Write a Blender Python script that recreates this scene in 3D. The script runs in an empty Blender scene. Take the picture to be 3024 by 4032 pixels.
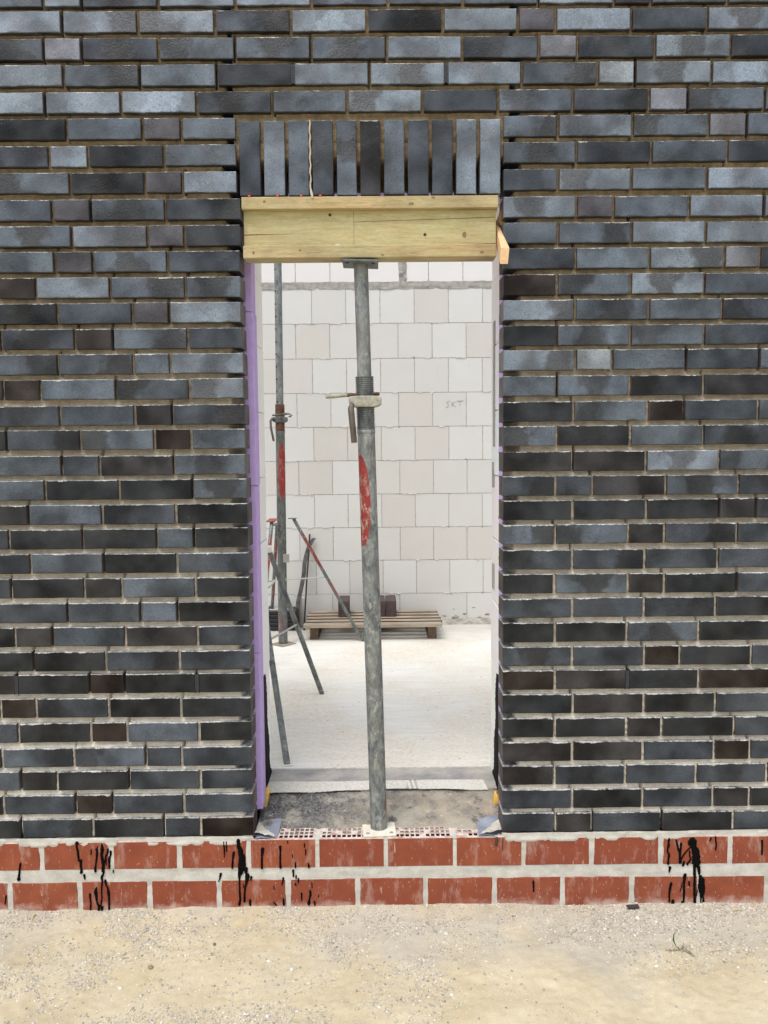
import bpy, math, random
import numpy as np
from mathutils import Matrix, Vector
R = random.Random(7)
NP = np.random.RandomState(11)
scn = bpy.context.scene
COL = scn.collection

# ------------------------------------------------------------------ camera
cam_d = bpy.data.cameras.new('camera'); cam = bpy.data.objects.new('camera', cam_d); COL.objects.link(cam)
cam_d.sensor_fit = 'VERTICAL'; cam_d.sensor_height = 36.0; cam_d.lens = 3290.13 / 4032 * 36
cam_d.clip_start = 0.05; cam_d.clip_end = 500
CR, CU, CF = (0.99994, -0.00667, -0.00921), (0.00968, 0.07895, 0.99683), (0.00593, 0.99686, -0.07901)
m = Matrix.Identity(4)
for i in range(3):
    m[i][0] = CR[i]; m[i][1] = CU[i]; m[i][2] = -CF[i]
m[0][3], m[1][3], m[2][3] = 0.0, -2.8457, 1.6272
cam.matrix_world = m
scn.camera = cam

# ------------------------------------------------------------------ light
SUN_EL, SUN_AZ = math.radians(64), math.radians(205)   # high, behind the camera
world = bpy.data.worlds.new('World'); scn.world = world; world.use_nodes = True
wn, wl = world.node_tree.nodes, world.node_tree.links
wn.clear()
sky = wn.new('ShaderNodeTexSky'); sky.sky_type = 'NISHITA'; sky.sun_disc = False
sky.sun_elevation = SUN_EL; sky.sun_rotation = SUN_AZ
sky.air_density = 1.0; sky.dust_density = 3.0; sky.ozone_density = 1.0
hs = wn.new('ShaderNodeHueSaturation'); hs.inputs['Saturation'].default_value = 0.38
bg = wn.new('ShaderNodeBackground'); bg.inputs[1].default_value = 0.15
wo = wn.new('ShaderNodeOutputWorld')
wl.new(sky.outputs[0], hs.inputs['Color']); wl.new(hs.outputs[0], bg.inputs[0]); wl.new(bg.outputs[0], wo.inputs[0])
sd = bpy.data.lights.new('sun', 'SUN'); sd.energy = 1.1; sd.angle = math.radians(28); sd.color = (1.0, 0.96, 0.9)
sun = bpy.data.objects.new('sun', sd); COL.objects.link(sun)
dv = Vector((math.sin(SUN_AZ) * math.cos(SUN_EL), math.cos(SUN_AZ) * math.cos(SUN_EL), math.sin(SUN_EL)))
sun.rotation_euler = dv.to_track_quat('Z', 'Y').to_euler(); sun.location = (0, -4, 8)
vs = scn.view_settings
scn.display_settings.display_device = 'sRGB'
vs.view_transform = 'Standard'; vs.look = 'None'; vs.gamma = 1.0; vs.exposure = 0.6; vs.use_curve_mapping = False
try:
    scn.cycles.max_bounces = 6; scn.cycles.diffuse_bounces = 4; scn.cycles.glossy_bounces = 3
except Exception: pass

COURSES=[(3060,3062,[(None,[-1077,-953,-704,-453,-205,45,290,536,784,906,1157],None,['B','A','CM','A','A','B','B','B','A','Q','B','B'])]),(2979,2979,[(None,[-1019,-772,-521,-273,-24,224,470,593,842,1091],None,['A','AR','AL','CR','Am','DR','A','Q','A','C','AM'])]),(2894,2892,[(None,[-1082,-958,-707,-457,-209,39,288,538,666,921,1171],None,['C','P','CM','BL','BM','BM','A','C','P','C','AM','D'])]),(2810,2809,[(None,[-1020,-771,-519,-268,-18,234,483,733,856,1108],None,['A','BR','B','D','A','AM','A','CR','Y','AM','Am'])]),(2724,2724,[(None,[-1085,-835,-586,-339,-92,156,404,652,904,1032,1286],None,['A','A','Am','CM','B','AL','C','B','CR','P','BL','B'])]),(2640,2642,[(None,[-1017,-767,-640],-462,['D','B','Q','B']),(424,[603,851,1103,1229],None,['BR','A','BL','P','B'])]),(2553,2558,[(None,[-1078,-949,-699],-462,['CL','A','D','B']),(424,[665,914,1167],None,['BM','C','B','C'])]),(2468,2469,[(None,[-1012,-765,-640],-462,['BL','DM','Q','A']),(424,[605,849,1100],None,['B','AL','B','A'])]),(2381,2380,[(None,[-1075,-947,-699],-451,['C','Q','BM','CR']),(424,[667,791,1043,1293],None,['A','Q','B','A','A'])]),(2296,2295,[(None,[-1013,-761,-638],-455,['BM','AR','Q','D']),(424,[606,852,1100],None,['B','BR','A','A'])]),(2212,2212,[(None,[-1073,-946,-697],-457,['B','Q','BM','C']),(424,[665,913,1165,1285],None,['C','Bm','AR','P','D'])]),(2128,2126,[(None,[-1139,-891,-640],-456,['E','A','BR','BM']),(424,[604,851,1099],None,['E','BL','AM','B'])]),(2044,2043,[(None,[-1071,-820,-697],-457,['DM','C','Q','A']),(424,[665,914,1161],None,['AR','BM','B','CL'])]),(1958,1958,[(None,[-1262,-1015,-889,-637],-455,['D','CM','E','BR','C']),(424,[604,853,1102],None,['D','BM','B','C'])]),(1874,1876,[(None,[-1075,-822,-698],-453,['BR','CR','B','A']),(424,[668,792,1042,1291],None,['AR','Y','B','C','B'])]),(1791,1789,[(None,[-1263,-1138,-884,-636],-454,['D','E','B','CL','AL']),(424,[605,853,1104],None,['B','B','DL','W'])]),(1703,1704,[(None,[-1075,-823,-697],-451,['C','C','W','CR']),(424,[663,914,1039,1291],None,['D','BL','E','C','B'])]),(1621,1620,[(None,[-1260,-1010,-759,-635],-452,['D','CR','BL','E','B']),(424,[606,857,1106],None,['BL','D','B','CM'])]),(1534,1535,[(None,[-1076,-947,-696],-453,['B','C','W','BM']),(424,[662,912,1162],None,['W','W','A','B'])]),(1451,1451,[(None,[-1135,-884,-635],-450,['B','D','D','BM']),(424,[604,730,981,1230],None,['CR','C','WR','BM','C'])]),(1367,1369,[(None,[-1197,-945,-694],-449,['W','B','C','D']),(424,[663,915,1166,1293],None,['D','D','D','W','C'])]),(1284,1285,[(None,[-1265,-1016,-762,-634],-449,['C','D','D','B','DR']),(424,[603,854,979,1229],None,['BR','BL','W','CR','C'])]),(1200,1197,[(None,[-1195,-946,-695],-450,['C','B','D','C']),(424,[663,913,1165],None,['C','CR','C','C'])]),(1115,1112,[(None,[-1266,-1015,-887,-633],-450,['C','D','W','B','D']),(424,[602,856,981,1233],None,['D','BM','W','D','C'])]),(1028,1029,[(None,[-1076,-825,-698],-451,['C','B','B','DM']),(424,[665,913,1161],None,['C','C','C','D'])]),(945,943,[(None,[-1260,-1132,-880,-631],-451,['D','W','C','W','C']),(424,[605,854,1104],None,['D','D','BM','D'])]),(859,858,[(None,[-1201,-950,-696],-452,['D','DM','CR','C']),(424,[666,916,1040,1289],None,['CM','C','E','D','C'])]),(779,774,[(None,[-1262,-1011,-889,-637],-452,['W','D','E','D','D']),(424,[606,858,1108],None,['E','W','D','E'])]),(694,689,[(None,[-1321,-1198,-946,-695],-452,['D','E','C','D','D']),(424,[669,918,1168],None,['D','W','DM','C'])]),(607,604,[(None,[-1262,-1011,-885,-635],-452,['B','DM','E','B','D']),(424,[607,858,981,1235],None,['D','D','W','D','C'])]),(517,520,[(None,[-1324,-1074,-823,-697],-453,['D','BR','B','C','C']),(424,[669,917,1167,1293],None,['W','W','C','E','C'])]),(435,435,[(None,[-1262,-1135,-884,-634],-453,['B','W','D','C','C']),(424,[607,856,1105,1354],None,['W','C','C','C','C'])]),(348,349,[(None,[-1326,-1074,-945,-694],-454,['D','C','E','C','C']),(424,[670,918,1167,1295],None,['C','D','C','W','D'])]),(262,264,[(None,[-1268,-1016,-766,-638],-453,['D','CR','D','C','E']),(424,[611,741,987,1240],None,['C','W','C','D','C'])])]
RED_JOINTS=[[-1200,-956,-715,-471,-230,13,256,499,741,985,1231],[-1317,-1070,-824,-579,-335,-89,152,397,638,884,1126,1365]]
TAR=[[(-1074,245,12.0),(-1076,233,6.0),(-1072,215,7.2),(-1071,195,6.7),(-1070,180,6.7),(-1063,180,12.0),(-1063,170,9.1),(-1062,150,6.7),(-1063,136,9.6)],[(-1025,218,3.8),(-1026,203,4.3)],[(-1006,221,8.6),(-1004,212,9.1),(-1007,187,6.2),(-1011,162,5.8),(-1013,154,7.7),(-1013,138,6.2)],[(-987,240,4.3),(-986,229,8.6),(-986,219,13.0),(-989,199,9.6),(-985,174,13.0),(-983,154,7.2),(-985,131,6.7),(-992,118,8.6),(-990,103,6.2),(-992,88,6.2),(-994,65,4.3),(-993,42,4.8),(-998,17,5.3),(-1005,10,9.1),(-1006,-2,9.1)],[(-966,221,6.2),(-968,206,7.2),(-975,194,6.2),(-975,179,6.7),(-974,164,3.4)],[(-957,213,6.7),(-957,202,7.2),(-961,191,7.2),(-963,181,8.2),(-963,151,5.8)],[(-950,144,3.4),(-950,136,3.8)],[(-1053,127,7.7),(-1051,112,3.8)],[(-1035,57,7.2),(-1035,43,6.2),(-1033,23,5.3),(-1035,10,5.8),(-1034,-4,4.8)],[(-1012,81,4.8),(-1015,66,12.0),(-1013,50,8.6),(-1011,27,5.8),(-1006,12,7.2)],[(-980,106,8.2),(-977,88,4.8),(-971,78,5.8),(-969,57,10.1),(-968,37,7.2),(-969,-1,6.2)],[(-994,9,9.6),(-995,-1,8.6)],[(-1003,230,3.4),(-1003,227,3.4)],[(-989,156,2.9),(-989,139,3.8)],[(-558,242,5.1),(-557,212,5.1),(-557,188,3.6)],[(-549,242,5.1),(-549,208,3.6)],[(-524,203,8.7),(-526,188,7.7),(-529,166,6.1),(-530,146,7.2)],[(-507,247,14.3),(-506,225,12.3),(-500,212,17.9),(-499,185,15.4),(-501,166,15.4),(-504,145,12.8),(-506,120,10.2),(-506,101,6.1),(-506,64,6.1),(-505,26,7.7),(-509,12,10.2)],[(-490,193,10.2),(-488,166,11.3),(-491,144,10.2),(-499,123,7.7)],[(-482,143,12.8),(-483,128,8.7)],[(-478,120,15.4),(-479,106,14.9),(-482,90,8.7),(-487,69,6.1),(-490,42,7.2),(-490,23,8.7)],[(-464,112,7.2),(-466,102,5.1)],[(-422,215,12.8),(-423,203,11.8),(-425,187,7.2),(-426,144,8.2)],[(-360,222,10.2),(-360,205,6.7),(-361,170,6.7),(-360,145,7.7)],[(-572,124,9.7),(-575,108,5.1),(-580,97,3.6)],[(-470,28,7.7),(-470,9,7.7)],[(-333,243,3.6),(-333,235,3.6)],[(-274,233,3.6),(-274,220,4.6)],[(-270,210,4.6),(-271,190,3.1)],[(-317,192,3.1),(-317,184,3.1)],[(-308,162,6.1),(-307,146,6.1)],[(-261,158,6.1),(-260,145,7.2)],[(-316,134,6.7),(-315,112,5.1)],[(-306,115,5.6),(-306,104,4.1)],[(-298,104,6.1),(-298,91,5.1)],[(-351,107,6.7),(-353,94,5.6),(-357,83,4.1)],[(-385,77,3.6),(-385,67,3.6)],[(-309,85,6.1),(-308,81,5.1)],[(-251,90,3.1),(-250,71,3.1)],[(-288,50,7.2),(-287,23,3.1)],[(-257,59,7.2),(-256,44,8.2),(-260,28,6.1),(-262,12,12.8)],[(-242,19,6.1),(-241,7,6.7)],[(-227,44,3.6),(-227,36,3.6)],[(-352,30,6.1),(-351,9,7.7)],[(-492,85,3.1),(-492,74,3.1)],[(-386,19,3.6),(-378,8,5.1)],[(1013,234,8.8),(1012,218,5.6),(1013,211,8.8),(1009,199,5.6),(1009,186,5.6),(1015,176,8.0),(1012,159,6.1),(1012,142,8.0)],[(1039,229,6.4),(1043,212,7.2),(1048,192,6.4),(1052,179,5.6),(1052,145,6.4)],[(1056,217,7.2),(1055,197,6.4),(1054,172,5.6),(1057,145,5.6)],[(1084,208,3.8),(1084,222,8.0),(1090,227,8.0)],[(1096,229,24.0),(1099,217,27.2),(1101,202,20.8),(1108,188,28.8),(1111,171,27.2),(1111,151,30.4),(1113,139,25.6)],[(1089,202,4.8),(1073,185,4.5),(1059,163,4.8),(1056,155,4.8)],[(1087,188,4.8),(1088,165,4.8)],[(1093,161,5.6),(1082,144,6.4),(1080,139,7.2)],[(1068,148,8.0),(1067,141,8.0),(1064,133,4.0)],[(1106,132,8.0),(1106,107,9.6),(1107,87,8.0),(1107,53,8.0),(1108,27,8.8),(1109,-5,8.8)],[(1121,129,9.6),(1122,114,11.2),(1123,103,6.4)],[(1127,95,11.2),(1132,81,20.8),(1132,61,22.4),(1134,44,20.8),(1135,29,16.0),(1130,12,4.8),(1131,-5,4.0)],[(1140,18,4.8),(1140,-5,8.0)],[(1019,128,9.6),(1016,111,3.2)],[(1073,102,9.6),(1071,90,11.2),(1069,70,7.2),(1070,36,7.2),(1069,-1,6.4)],[(1024,71,8.0),(1021,57,9.6),(1018,37,6.7),(1018,3,6.1)],[(1031,6,11.2),(1031,-13,9.6)],[(1064,72,2.4),(1056,40,2.4)],[(1087,75,6.4),(1088,61,4.8)],[(1063,2,6.4),(1065,-5,6.4)],[(1178,239,4.8),(1181,207,5.6),(1179,192,4.0)],[(1163,236,4.8),(1158,224,4.0)],[(1117,44,3.2),(1115,24,3.2)],[(-1275,172,7.5),(-1282,132,6.4),(-1284,113,11.7)],[(-1331,54,5.3),(-1335,26,4.3)],[(534,84,6.4),(535,47,5.3)],[(1343,223,7.5),(1344,172,5.3)],[(404,242,11.7),(402,220,9.6)],[(425,244,3.7),(425,203,3.2)]]
VX=[-0.268, 0.234, -1.262, -0.637, 0.858]
# ------------------------------------------------------------------ object helpers
def tag(o, label=None, cat=None, group=None, kind=None):
    if label: o['label'] = label
    if cat: o['category'] = cat
    if group: o['group'] = group
    if kind: o['kind'] = kind
    return o
def empty(name, loc, label, cat, group=None):
    o = bpy.data.objects.new(name, None); COL.objects.link(o); o.location = loc; o.empty_display_size = 0.1
    return tag(o, label, cat, group)
def wloc(o):
    v = Vector(o.location)
    while o.parent: o = o.parent; v += Vector(o.location)
    return v
class MB:
    """collects polygons in world coordinates"""
    def __init__(s): s.v = []; s.f = []; s.fm = []; s.tl = []; s.sm = []
    def add(s, vs_, fs, smooth=False, tl=None):
        b = len(s.v); s.v += [tuple(p) for p in vs_]
        s.f += [tuple(b + i for i in f) for f in fs]; s.sm += [smooth] * len(fs)
        s.tl += tl if tl else [(1, 0, 0)] * len(vs_)
        return s
    def box(s, x0, x1, y0, y1, z0, z1, rot=None, c=None):
        P = [Vector((x, y, z)) for z in (z0, z1) for y in (y0, y1) for x in (x0, x1)]
        if rot is not None:
            cc = Vector(c) if c else sum(P, Vector()) / 8
            P = [cc + rot @ (p - cc) for p in P]
        return s.add(P, [(0, 2, 3, 1), (4, 5, 7, 6), (0, 1, 5, 4), (2, 6, 7, 3), (0, 4, 6, 2), (1, 3, 7, 5)])
    def tube(s, pts, r, n=16, caps=True, smooth=True):
        """round bar through pts; r one radius or a list; tl = (across, depth, along)"""
        pts = [Vector(p) for p in pts]; rs = r if isinstance(r, (list, tuple)) else [r] * len(pts)
        V, T = [], []; L = 0; side = None
        for i, p in enumerate(pts):
            d = (pts[min(i + 1, len(pts) - 1)] - pts[max(i - 1, 0)]).normalized()
            if i: L += (pts[i] - pts[i - 1]).length
            a = Vector((1, 0, 0)) if side is None else side
            if abs(d.x) > .9 and side is None: a = Vector((0, 1, 0))
            a = (a - d * a.dot(d)).normalized(); side = a; b = d.cross(a)
            for k in range(n):
                t = 2 * math.pi * k / n; c_, s_ = math.cos(t), math.sin(t)
                V.append(p + (a * c_ + b * s_) * rs[i]); T.append((c_ * rs[i], s_ * rs[i], L))
        F = [(i * n + k, i * n + (k + 1) % n, (i + 1) * n + (k + 1) % n, (i + 1) * n + k) for i in range(len(pts) - 1) for k in range(n)]
        s.add(V, F, smooth, T)
        if caps:
            s.add(V[:n], [tuple(reversed(range(n)))], False, T[:n]); s.add(V[-n:], [tuple(range(n))], False, T[-n:])
        return s
    def prism(s, prof, y0, y1, axis='y'):
        n = len(prof)
        mk = {'y': lambda a, b, t: (a, t, b), 'x': lambda a, b, t: (t, a, b), 'z': lambda a, b, t: (a, b, t)}[axis]
        V = [mk(a, b, y0) for a, b in prof] + [mk(a, b, y1) for a, b in prof]
        F = [tuple(range(n)), tuple(reversed(range(n, 2 * n)))] + [(i, i + n, (i + 1) % n + n, (i + 1) % n) for i in range(n)]
        return s.add(V, F)
    def mesh(s, name, org=(0, 0, 0), bevel=0, seg=2):
        me = bpy.data.meshes.new(name); o = Vector(org)
        me.from_pydata([tuple(Vector(p) - o) for p in s.v], [], s.f)
        a = me.attributes.new('tl', 'FLOAT_VECTOR', 'POINT'); a.data.foreach_set('vector', np.array(s.tl, 'f').ravel())
        me.polygons.foreach_set('use_smooth', s.sm)
        import bmesh
        bm = bmesh.new(); bm.from_mesh(me)
        bmesh.ops.recalc_face_normals(bm, faces=bm.faces)
        if bevel:
            es = [e for e in bm.edges if len(e.link_faces) == 2 and e.calc_face_angle(0) > .6]
            bmesh.ops.bevel(bm, geom=es, offset=bevel, segments=seg, profile=.5, affect='EDGES', clamp_overlap=True)
        bm.to_mesh(me); bm.free(); me.update()
        return me
    def build(s, name, mat, parent=None, bevel=0, seg=2, loc=None):
        org = wloc(parent) if parent else Vector(loc or (0, 0, 0))
        me = s.mesh(name, org, bevel, seg); me.materials.append(mat)
        o = bpy.data.objects.new(name, me); COL.objects.link(o)
        if parent: o.parent = parent
        else: o.location = org
        return o
def rz(a): return Matrix.Rotation(a, 3, 'Z')
def rx(a): return Matrix.Rotation(a, 3, 'X')
def ry(a): return Matrix.Rotation(a, 3, 'Y')

# value noise on numpy arrays
def vnoise(x, y, seed=0):
    xi, yi = np.floor(x).astype(int), np.floor(y).astype(int); fx, fy = x - xi, y - yi
    fx = fx * fx * (3 - 2 * fx); fy = fy * fy * (3 - 2 * fy)
    def h(a, b):
        n = (a * 374761393 + b * 668265263 + seed * 974711) & 0xffffffff
        n = ((n ^ (n >> 13)) * 1274126177) & 0xffffffff
        return ((n ^ (n >> 16)) & 0xffff) / 65535.0
    return (h(xi, yi) * (1 - fx) + h(xi + 1, yi) * fx) * (1 - fy) + (h(xi, yi + 1) * (1 - fx) + h(xi + 1, yi + 1) * fx) * fy
def fbm(x, y, oct_=4, seed=0):
    t = 0; a = .5; s = 0
    for i in range(oct_):
        t = t + a * vnoise(x * 2 ** i, y * 2 ** i, seed + i); s += a; a *= .5
    return t / s
def grid_mesh(name, xs, ys, fn, mat, parent=None, kind=None):
    """fn(X,Y)->(px,py,pz) arrays"""
    X, Y = np.meshgrid(xs, ys); px, py, pz = fn(X, Y)
    org = wloc(parent) if parent else Vector((0, 0, 0))
    V = np.stack([px.ravel() - org.x, py.ravel() - org.y, pz.ravel() - org.z], 1)
    nx, ny = len(xs), len(ys)
    i = (np.arange(ny - 1)[:, None] * nx + np.arange(nx - 1)[None, :]).ravel()
    F = np.stack([i, i + 1, i + nx + 1, i + nx], 1)
    me = bpy.data.meshes.new(name); me.vertices.add(len(V)); me.vertices.foreach_set('co', V.ravel().astype('f'))
    me.loops.add(F.size); me.loops.foreach_set('vertex_index', F.ravel().astype('i'))
    me.polygons.add(len(F)); me.polygons.foreach_set('loop_start', (np.arange(len(F)) * 4).astype('i'))
    me.update(calc_edges=True); me.validate()
    me.polygons.foreach_set('use_smooth', [True] * len(me.polygons))
    me.materials.append(mat); o = bpy.data.objects.new(name, me); COL.objects.link(o)
    if parent: o.parent = parent
    if kind: o['kind'] = kind
    return o

# ------------------------------------------------------------------ material helpers
class NT:
    def __init__(s, name):
        s.m = bpy.data.materials.new(name); s.m.use_nodes = True
        s.t = s.m.node_tree; s.n = s.t.nodes; s.l = s.t.links
        s.b = s.n['Principled BSDF']; s.tc = None
    def _in(s, sock, v):
        if isinstance(v, bpy.types.NodeSocket): s.l.new(v, sock)
        elif v is not None:
            if hasattr(sock, 'default_value') and isinstance(v, (tuple, list)) and len(v) == 3 and sock.type == 'RGBA': v = (*v, 1)
            sock.default_value = v
    def set(s, **k):
        for a, v in k.items(): s._in(s.b.inputs[a.replace('_', ' ')], v)
    def obj(s): 
        if not s.tc: s.tc = s.n.new('ShaderNodeTexCoord')
        return s.tc.outputs['Object']
    def pos(s): return s.n.new('ShaderNodeNewGeometry').outputs['Position']
    def nrm(s): return s.n.new('ShaderNodeNewGeometry').outputs['True Normal']
    def attr(s, name, typ='GEOMETRY', out='Vector'):
        a = s.n.new('ShaderNodeAttribute'); a.attribute_type = typ; a.attribute_name = name; return a.outputs[out]
    def math(s, op, a, b=None, c=None, clamp=False):
        n = s.n.new('ShaderNodeMath'); n.operation = op; n.use_clamp = clamp
        s._in(n.inputs[0], a); s._in(n.inputs[1], b); s._in(n.inputs[2], c); return n.outputs[0]
    def vmath(s, op, a, b=None):
        n = s.n.new('ShaderNodeVectorMath'); n.operation = op; s._in(n.inputs[0], a); s._in(n.inputs[1], b); return n.outputs[0]
    def sep(s, v):
        n = s.n.new('ShaderNodeSeparateXYZ'); s.l.new(v, n.inputs[0]); return n.outputs
    def comb(s, x=0, y=0, z=0):
        n = s.n.new('ShaderNodeCombineXYZ'); s._in(n.inputs[0], x); s._in(n.inputs[1], y); s._in(n.inputs[2], z); return n.outputs[0]
    def noise(s, v, scale, detail=3, rough=.55, stretch=None, out=0, dist=0):
        if stretch:
            mp = s.n.new('ShaderNodeMapping'); s.l.new(v, mp.inputs[0]); mp.inputs['Scale'].default_value = stretch; v = mp.outputs[0]
        n = s.n.new('ShaderNodeTexNoise'); s.l.new(v, n.inputs['Vector']); n.inputs['Scale'].default_value = scale
        n.inputs['Detail'].default_value = detail; n.inputs['Roughness'].default_value = rough; n.inputs['Distortion'].default_value = dist
        return n.outputs[out]
    def voro(s, v, scale, feat='F1', out=0, rnd=1):
        n = s.n.new('ShaderNodeTexVoronoi'); n.feature = feat; s.l.new(v, n.inputs['Vector']); n.inputs['Scale'].default_value = scale
        n.inputs['Randomness'].default_value = rnd
        return n.outputs[out]
    def ramp(s, f, a, b, c0=0., c1=1.):
        n = s.n.new('ShaderNodeMapRange'); n.clamp = True; s._in(n.inputs[0], f)
        n.inputs[1].default_value = a; n.inputs[2].default_value = b; s._in(n.inputs[3], c0); s._in(n.inputs[4], c1); return n.outputs[0]
    def mix(s, f, a, b, mode='MIX'):
        n = s.n.new('ShaderNodeMix'); n.data_type = 'RGBA'; n.blend_type = mode; n.clamp_factor = True
        s._in(n.inputs[0], f); s._in(n.inputs[6], a); s._in(n.inputs[7], b); return n.outputs[2]
    def bump(s, h, strength=.4, dist=.002, prev=None):
        n = s.n.new('ShaderNodeBump'); s.l.new(h, n.inputs['Height']); n.inputs['Strength'].default_value = strength; n.inputs['Distance'].default_value = dist
        if prev: s.l.new(prev, n.inputs['Normal'])
        s.l.new(n.outputs[0], s.b.inputs['Normal']); return n.outputs[0]

def m_brick(stuff=False):
    t = NT('glazed_clinker' + ('_far' if stuff else ''))
    bc = t.attr('bc')
    if stuff: tone = t.attr('tone', out='Color'); rnd = t.math('FRACT', t.math('MULTIPLY', t.attr('tone', out='Alpha'), 7.31))
    else:
        oi = t.n.new('ShaderNodeObjectInfo'); tone = oi.outputs['Color']; rnd = oi.outputs['Random']
    off = t.comb(t.math('MULTIPLY', rnd, 31.), t.math('MULTIPLY', rnd, 17.), t.math('MULTIPLY', rnd, 53.))
    p = t.vmath('ADD', bc, off); S = t.sep(bc)
    n1 = t.noise(p, 8, 2, .45); n2 = t.noise(p, 55, 4, .65); n3 = t.noise(p, 210, 3, .75); n4 = t.noise(t.vmath('ADD', p, (9., 3., 5.)), 14, 2)
    col = t.mix(t.ramp(n1, .36, .64), t.mix(1., tone, (.52, .51, .515), 'MULTIPLY'), t.mix(1., tone, (1.28, 1.31, 1.35), 'MULTIPLY'))
    # brown flush of the firing
    col = t.mix(t.ramp(n4, .52, .74, 0., .55), col, t.mix(1., tone, (.80, .62, .60), 'MULTIPLY'))
    rough_mask = t.ramp(t.noise(t.vmath('ADD', p, (3., 8., 1.)), 11, 3), .58, .72)
    if not stuff:
        pc = t.attr('pc', 'OBJECT', 'Fac'); pk = t.attr('pk', 'OBJECT', 'Fac')
        d = t.math('ABSOLUTE', t.math('SUBTRACT', S[0], pc))
        e = t.math('ADD', t.math('DIVIDE', d, .052), t.math('MULTIPLY', t.math('SUBTRACT', t.noise(p, 20, 3), .5), 2.0))
        e = t.math('ADD', e, t.math('MULTIPLY', S[2], t.math('MULTIPLY', t.math('SUBTRACT', rnd, .5), 26.)))
        pm = t.ramp(e, 1.15, .70)
        dk = t.math('MULTIPLY', pm, t.math('MAXIMUM', pk, 0.)); lt = t.math('MULTIPLY', pm, t.math('MAXIMUM', t.math('MULTIPLY', pk, -1.), 0.))
        col = t.mix(t.math('MULTIPLY', dk, .92), col, t.mix(1., tone, (.24, .235, .25), 'MULTIPLY'))
        col = t.mix(lt, col, t.mix(1., tone, (1.7, 1.72, 1.75), 'MULTIPLY'))
        rough_mask = t.math('MAXIMUM', rough_mask, dk)
    # speckle, mottling and pits
    col = t.mix(1., col, t.ramp(n3, .33, .67, .66, 1.34), 'MULTIPLY')
    col = t.mix(1., col, t.ramp(n2, .3, .7, .90, 1.10), 'MULTIPLY')
    mot = t.math('MULTIPLY', rough_mask, t.ramp(t.noise(p, 150, 3, .7), .44, .58))
    col = t.mix(t.math('MULTIPLY', mot, .8), col, t.mix(1., col, (.38, .38, .40), 'MULTIPLY'))
    vc = t.n.new('ShaderNodeTexVoronoi'); t.l.new(p, vc.inputs['Vector']); vc.inputs['Scale'].default_value = 85
    pit = t.math('MULTIPLY', t.ramp(vc.outputs[0], .22, .12), t.ramp(t.sep(vc.outputs[1])[0], .62, .66))
    vc2 = t.n.new('ShaderNodeTexVoronoi'); t.l.new(p, vc2.inputs['Vector']); vc2.inputs['Scale'].default_value = 210
    pit2 = t.math('MULTIPLY', t.ramp(vc2.outputs[0], .26, .14), t.ramp(t.sep(vc2.outputs[1])[0], .60, .64))
    col = t.mix(t.math('MULTIPLY', pit2, .5), col, (.014, .014, .016))
    col = t.mix(t.math('MULTIPLY', pit, .7), col, (.012, .012, .013))
    char = t.math('MULTIPLY', t.ramp(t.math('SUBTRACT', t.math('MULTIPLY', t.noise(t.vmath('ADD', p, (2., 7., 3.)), 16, 5, .75), .030), t.attr('eb', out='Fac')), .010, .0145), .85)
    col = t.mix(char, col, (.010, .010, .011))
    # raw clay on the brick ends
    N = t.sep(t.nrm()); ends = t.ramp(t.math('ABSOLUTE', N[0]), .6, .8)
    endc = t.mix(t.ramp(n1, .35, .65), (.052, .043, .040), (.105, .088, .082))
    col = t.mix(ends, col, endc)
    # lime bloom along upper arris, bits along the lower one and on the ledge
    zz = t.sep(t.pos())[2]; edge = t.attr('ed', out='Fac')       # distance from the nearest upper arris
    e1 = t.noise(p, 48, 5, .72); amount = t.math('MULTIPLY', t.ramp(zz, .4, 2.9, .0030, .0019), t.ramp(t.noise(t.vmath('ADD', p, (6., 2., 8.)), 9, 3, .6), .50, .68, .65, 2.3))
    lim = t.math('SUBTRACT', t.math('MULTIPLY', amount, t.ramp(e1, .36, .70, .02, 1.3)), edge)
    lime = t.math('MULTIPLY', t.ramp(lim, 0., .0012), t.ramp(t.noise(p, 210, 2, .7), .32, .50))
    bed = t.attr('eb', out='Fac')
    l2 = t.math('SUBTRACT', t.ramp(t.noise(t.vmath('ADD', p, (4., 1., 7.)), 30, 5, .75), .52, .70, 0., .0026), bed)
    lime = t.math('MAXIMUM', lime, t.math('MULTIPLY', t.ramp(l2, 0., .001), t.ramp(N[2], -.6, -.2)))
    spl = t.math('MULTIPLY', t.ramp(t.noise(t.vmath('ADD', p, (1., 5., 2.)), 70, 4, .75), .715, .74), t.ramp(t.noise(p, 7, 1), .5, .6))
    lime = t.math('MAXIMUM', lime, t.math('MULTIPLY', spl, .7))
    lime = t.math('MULTIPLY', lime, t.math('SUBTRACT', 1., ends))
    col = t.mix(t.math('MULTIPLY', lime, .9), col, t.mix(t.ramp(n2, .3, .7), (.42, .41, .38), (.68, .68, .66)))
    t.set(Base_Color=col, Specular_IOR_Level=.5, IOR=t.math('MULTIPLY_ADD', t.ramp(n1, .3, .7), .30, t.ramp(t.math('ADD', t.sep(tone)[2], 0.), .012, .20, 1.24, 1.62)))
    r = t.math('ADD', t.ramp(n2, .3, .7, .28, .48), t.math('MULTIPLY', rough_mask, .12))
    r = t.math('MAXIMUM', r, t.math('MULTIPLY', t.math('MAXIMUM', lime, ends), .85)); t.set(Roughness=r)
    h = t.math('ADD', t.math('MULTIPLY', n2, .5), t.math('MULTIPLY', n3, .12))
    h = t.math('ADD', h, t.math('MULTIPLY', t.math('MULTIPLY', t.noise(p, 170, 3, .7), rough_mask), 1.8))
    h = t.math('SUBTRACT', h, t.math('MULTIPLY', t.math('MAXIMUM', pit, pit2), .6))
    t.bump(h, .72, .0017)
    return t.m
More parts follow.
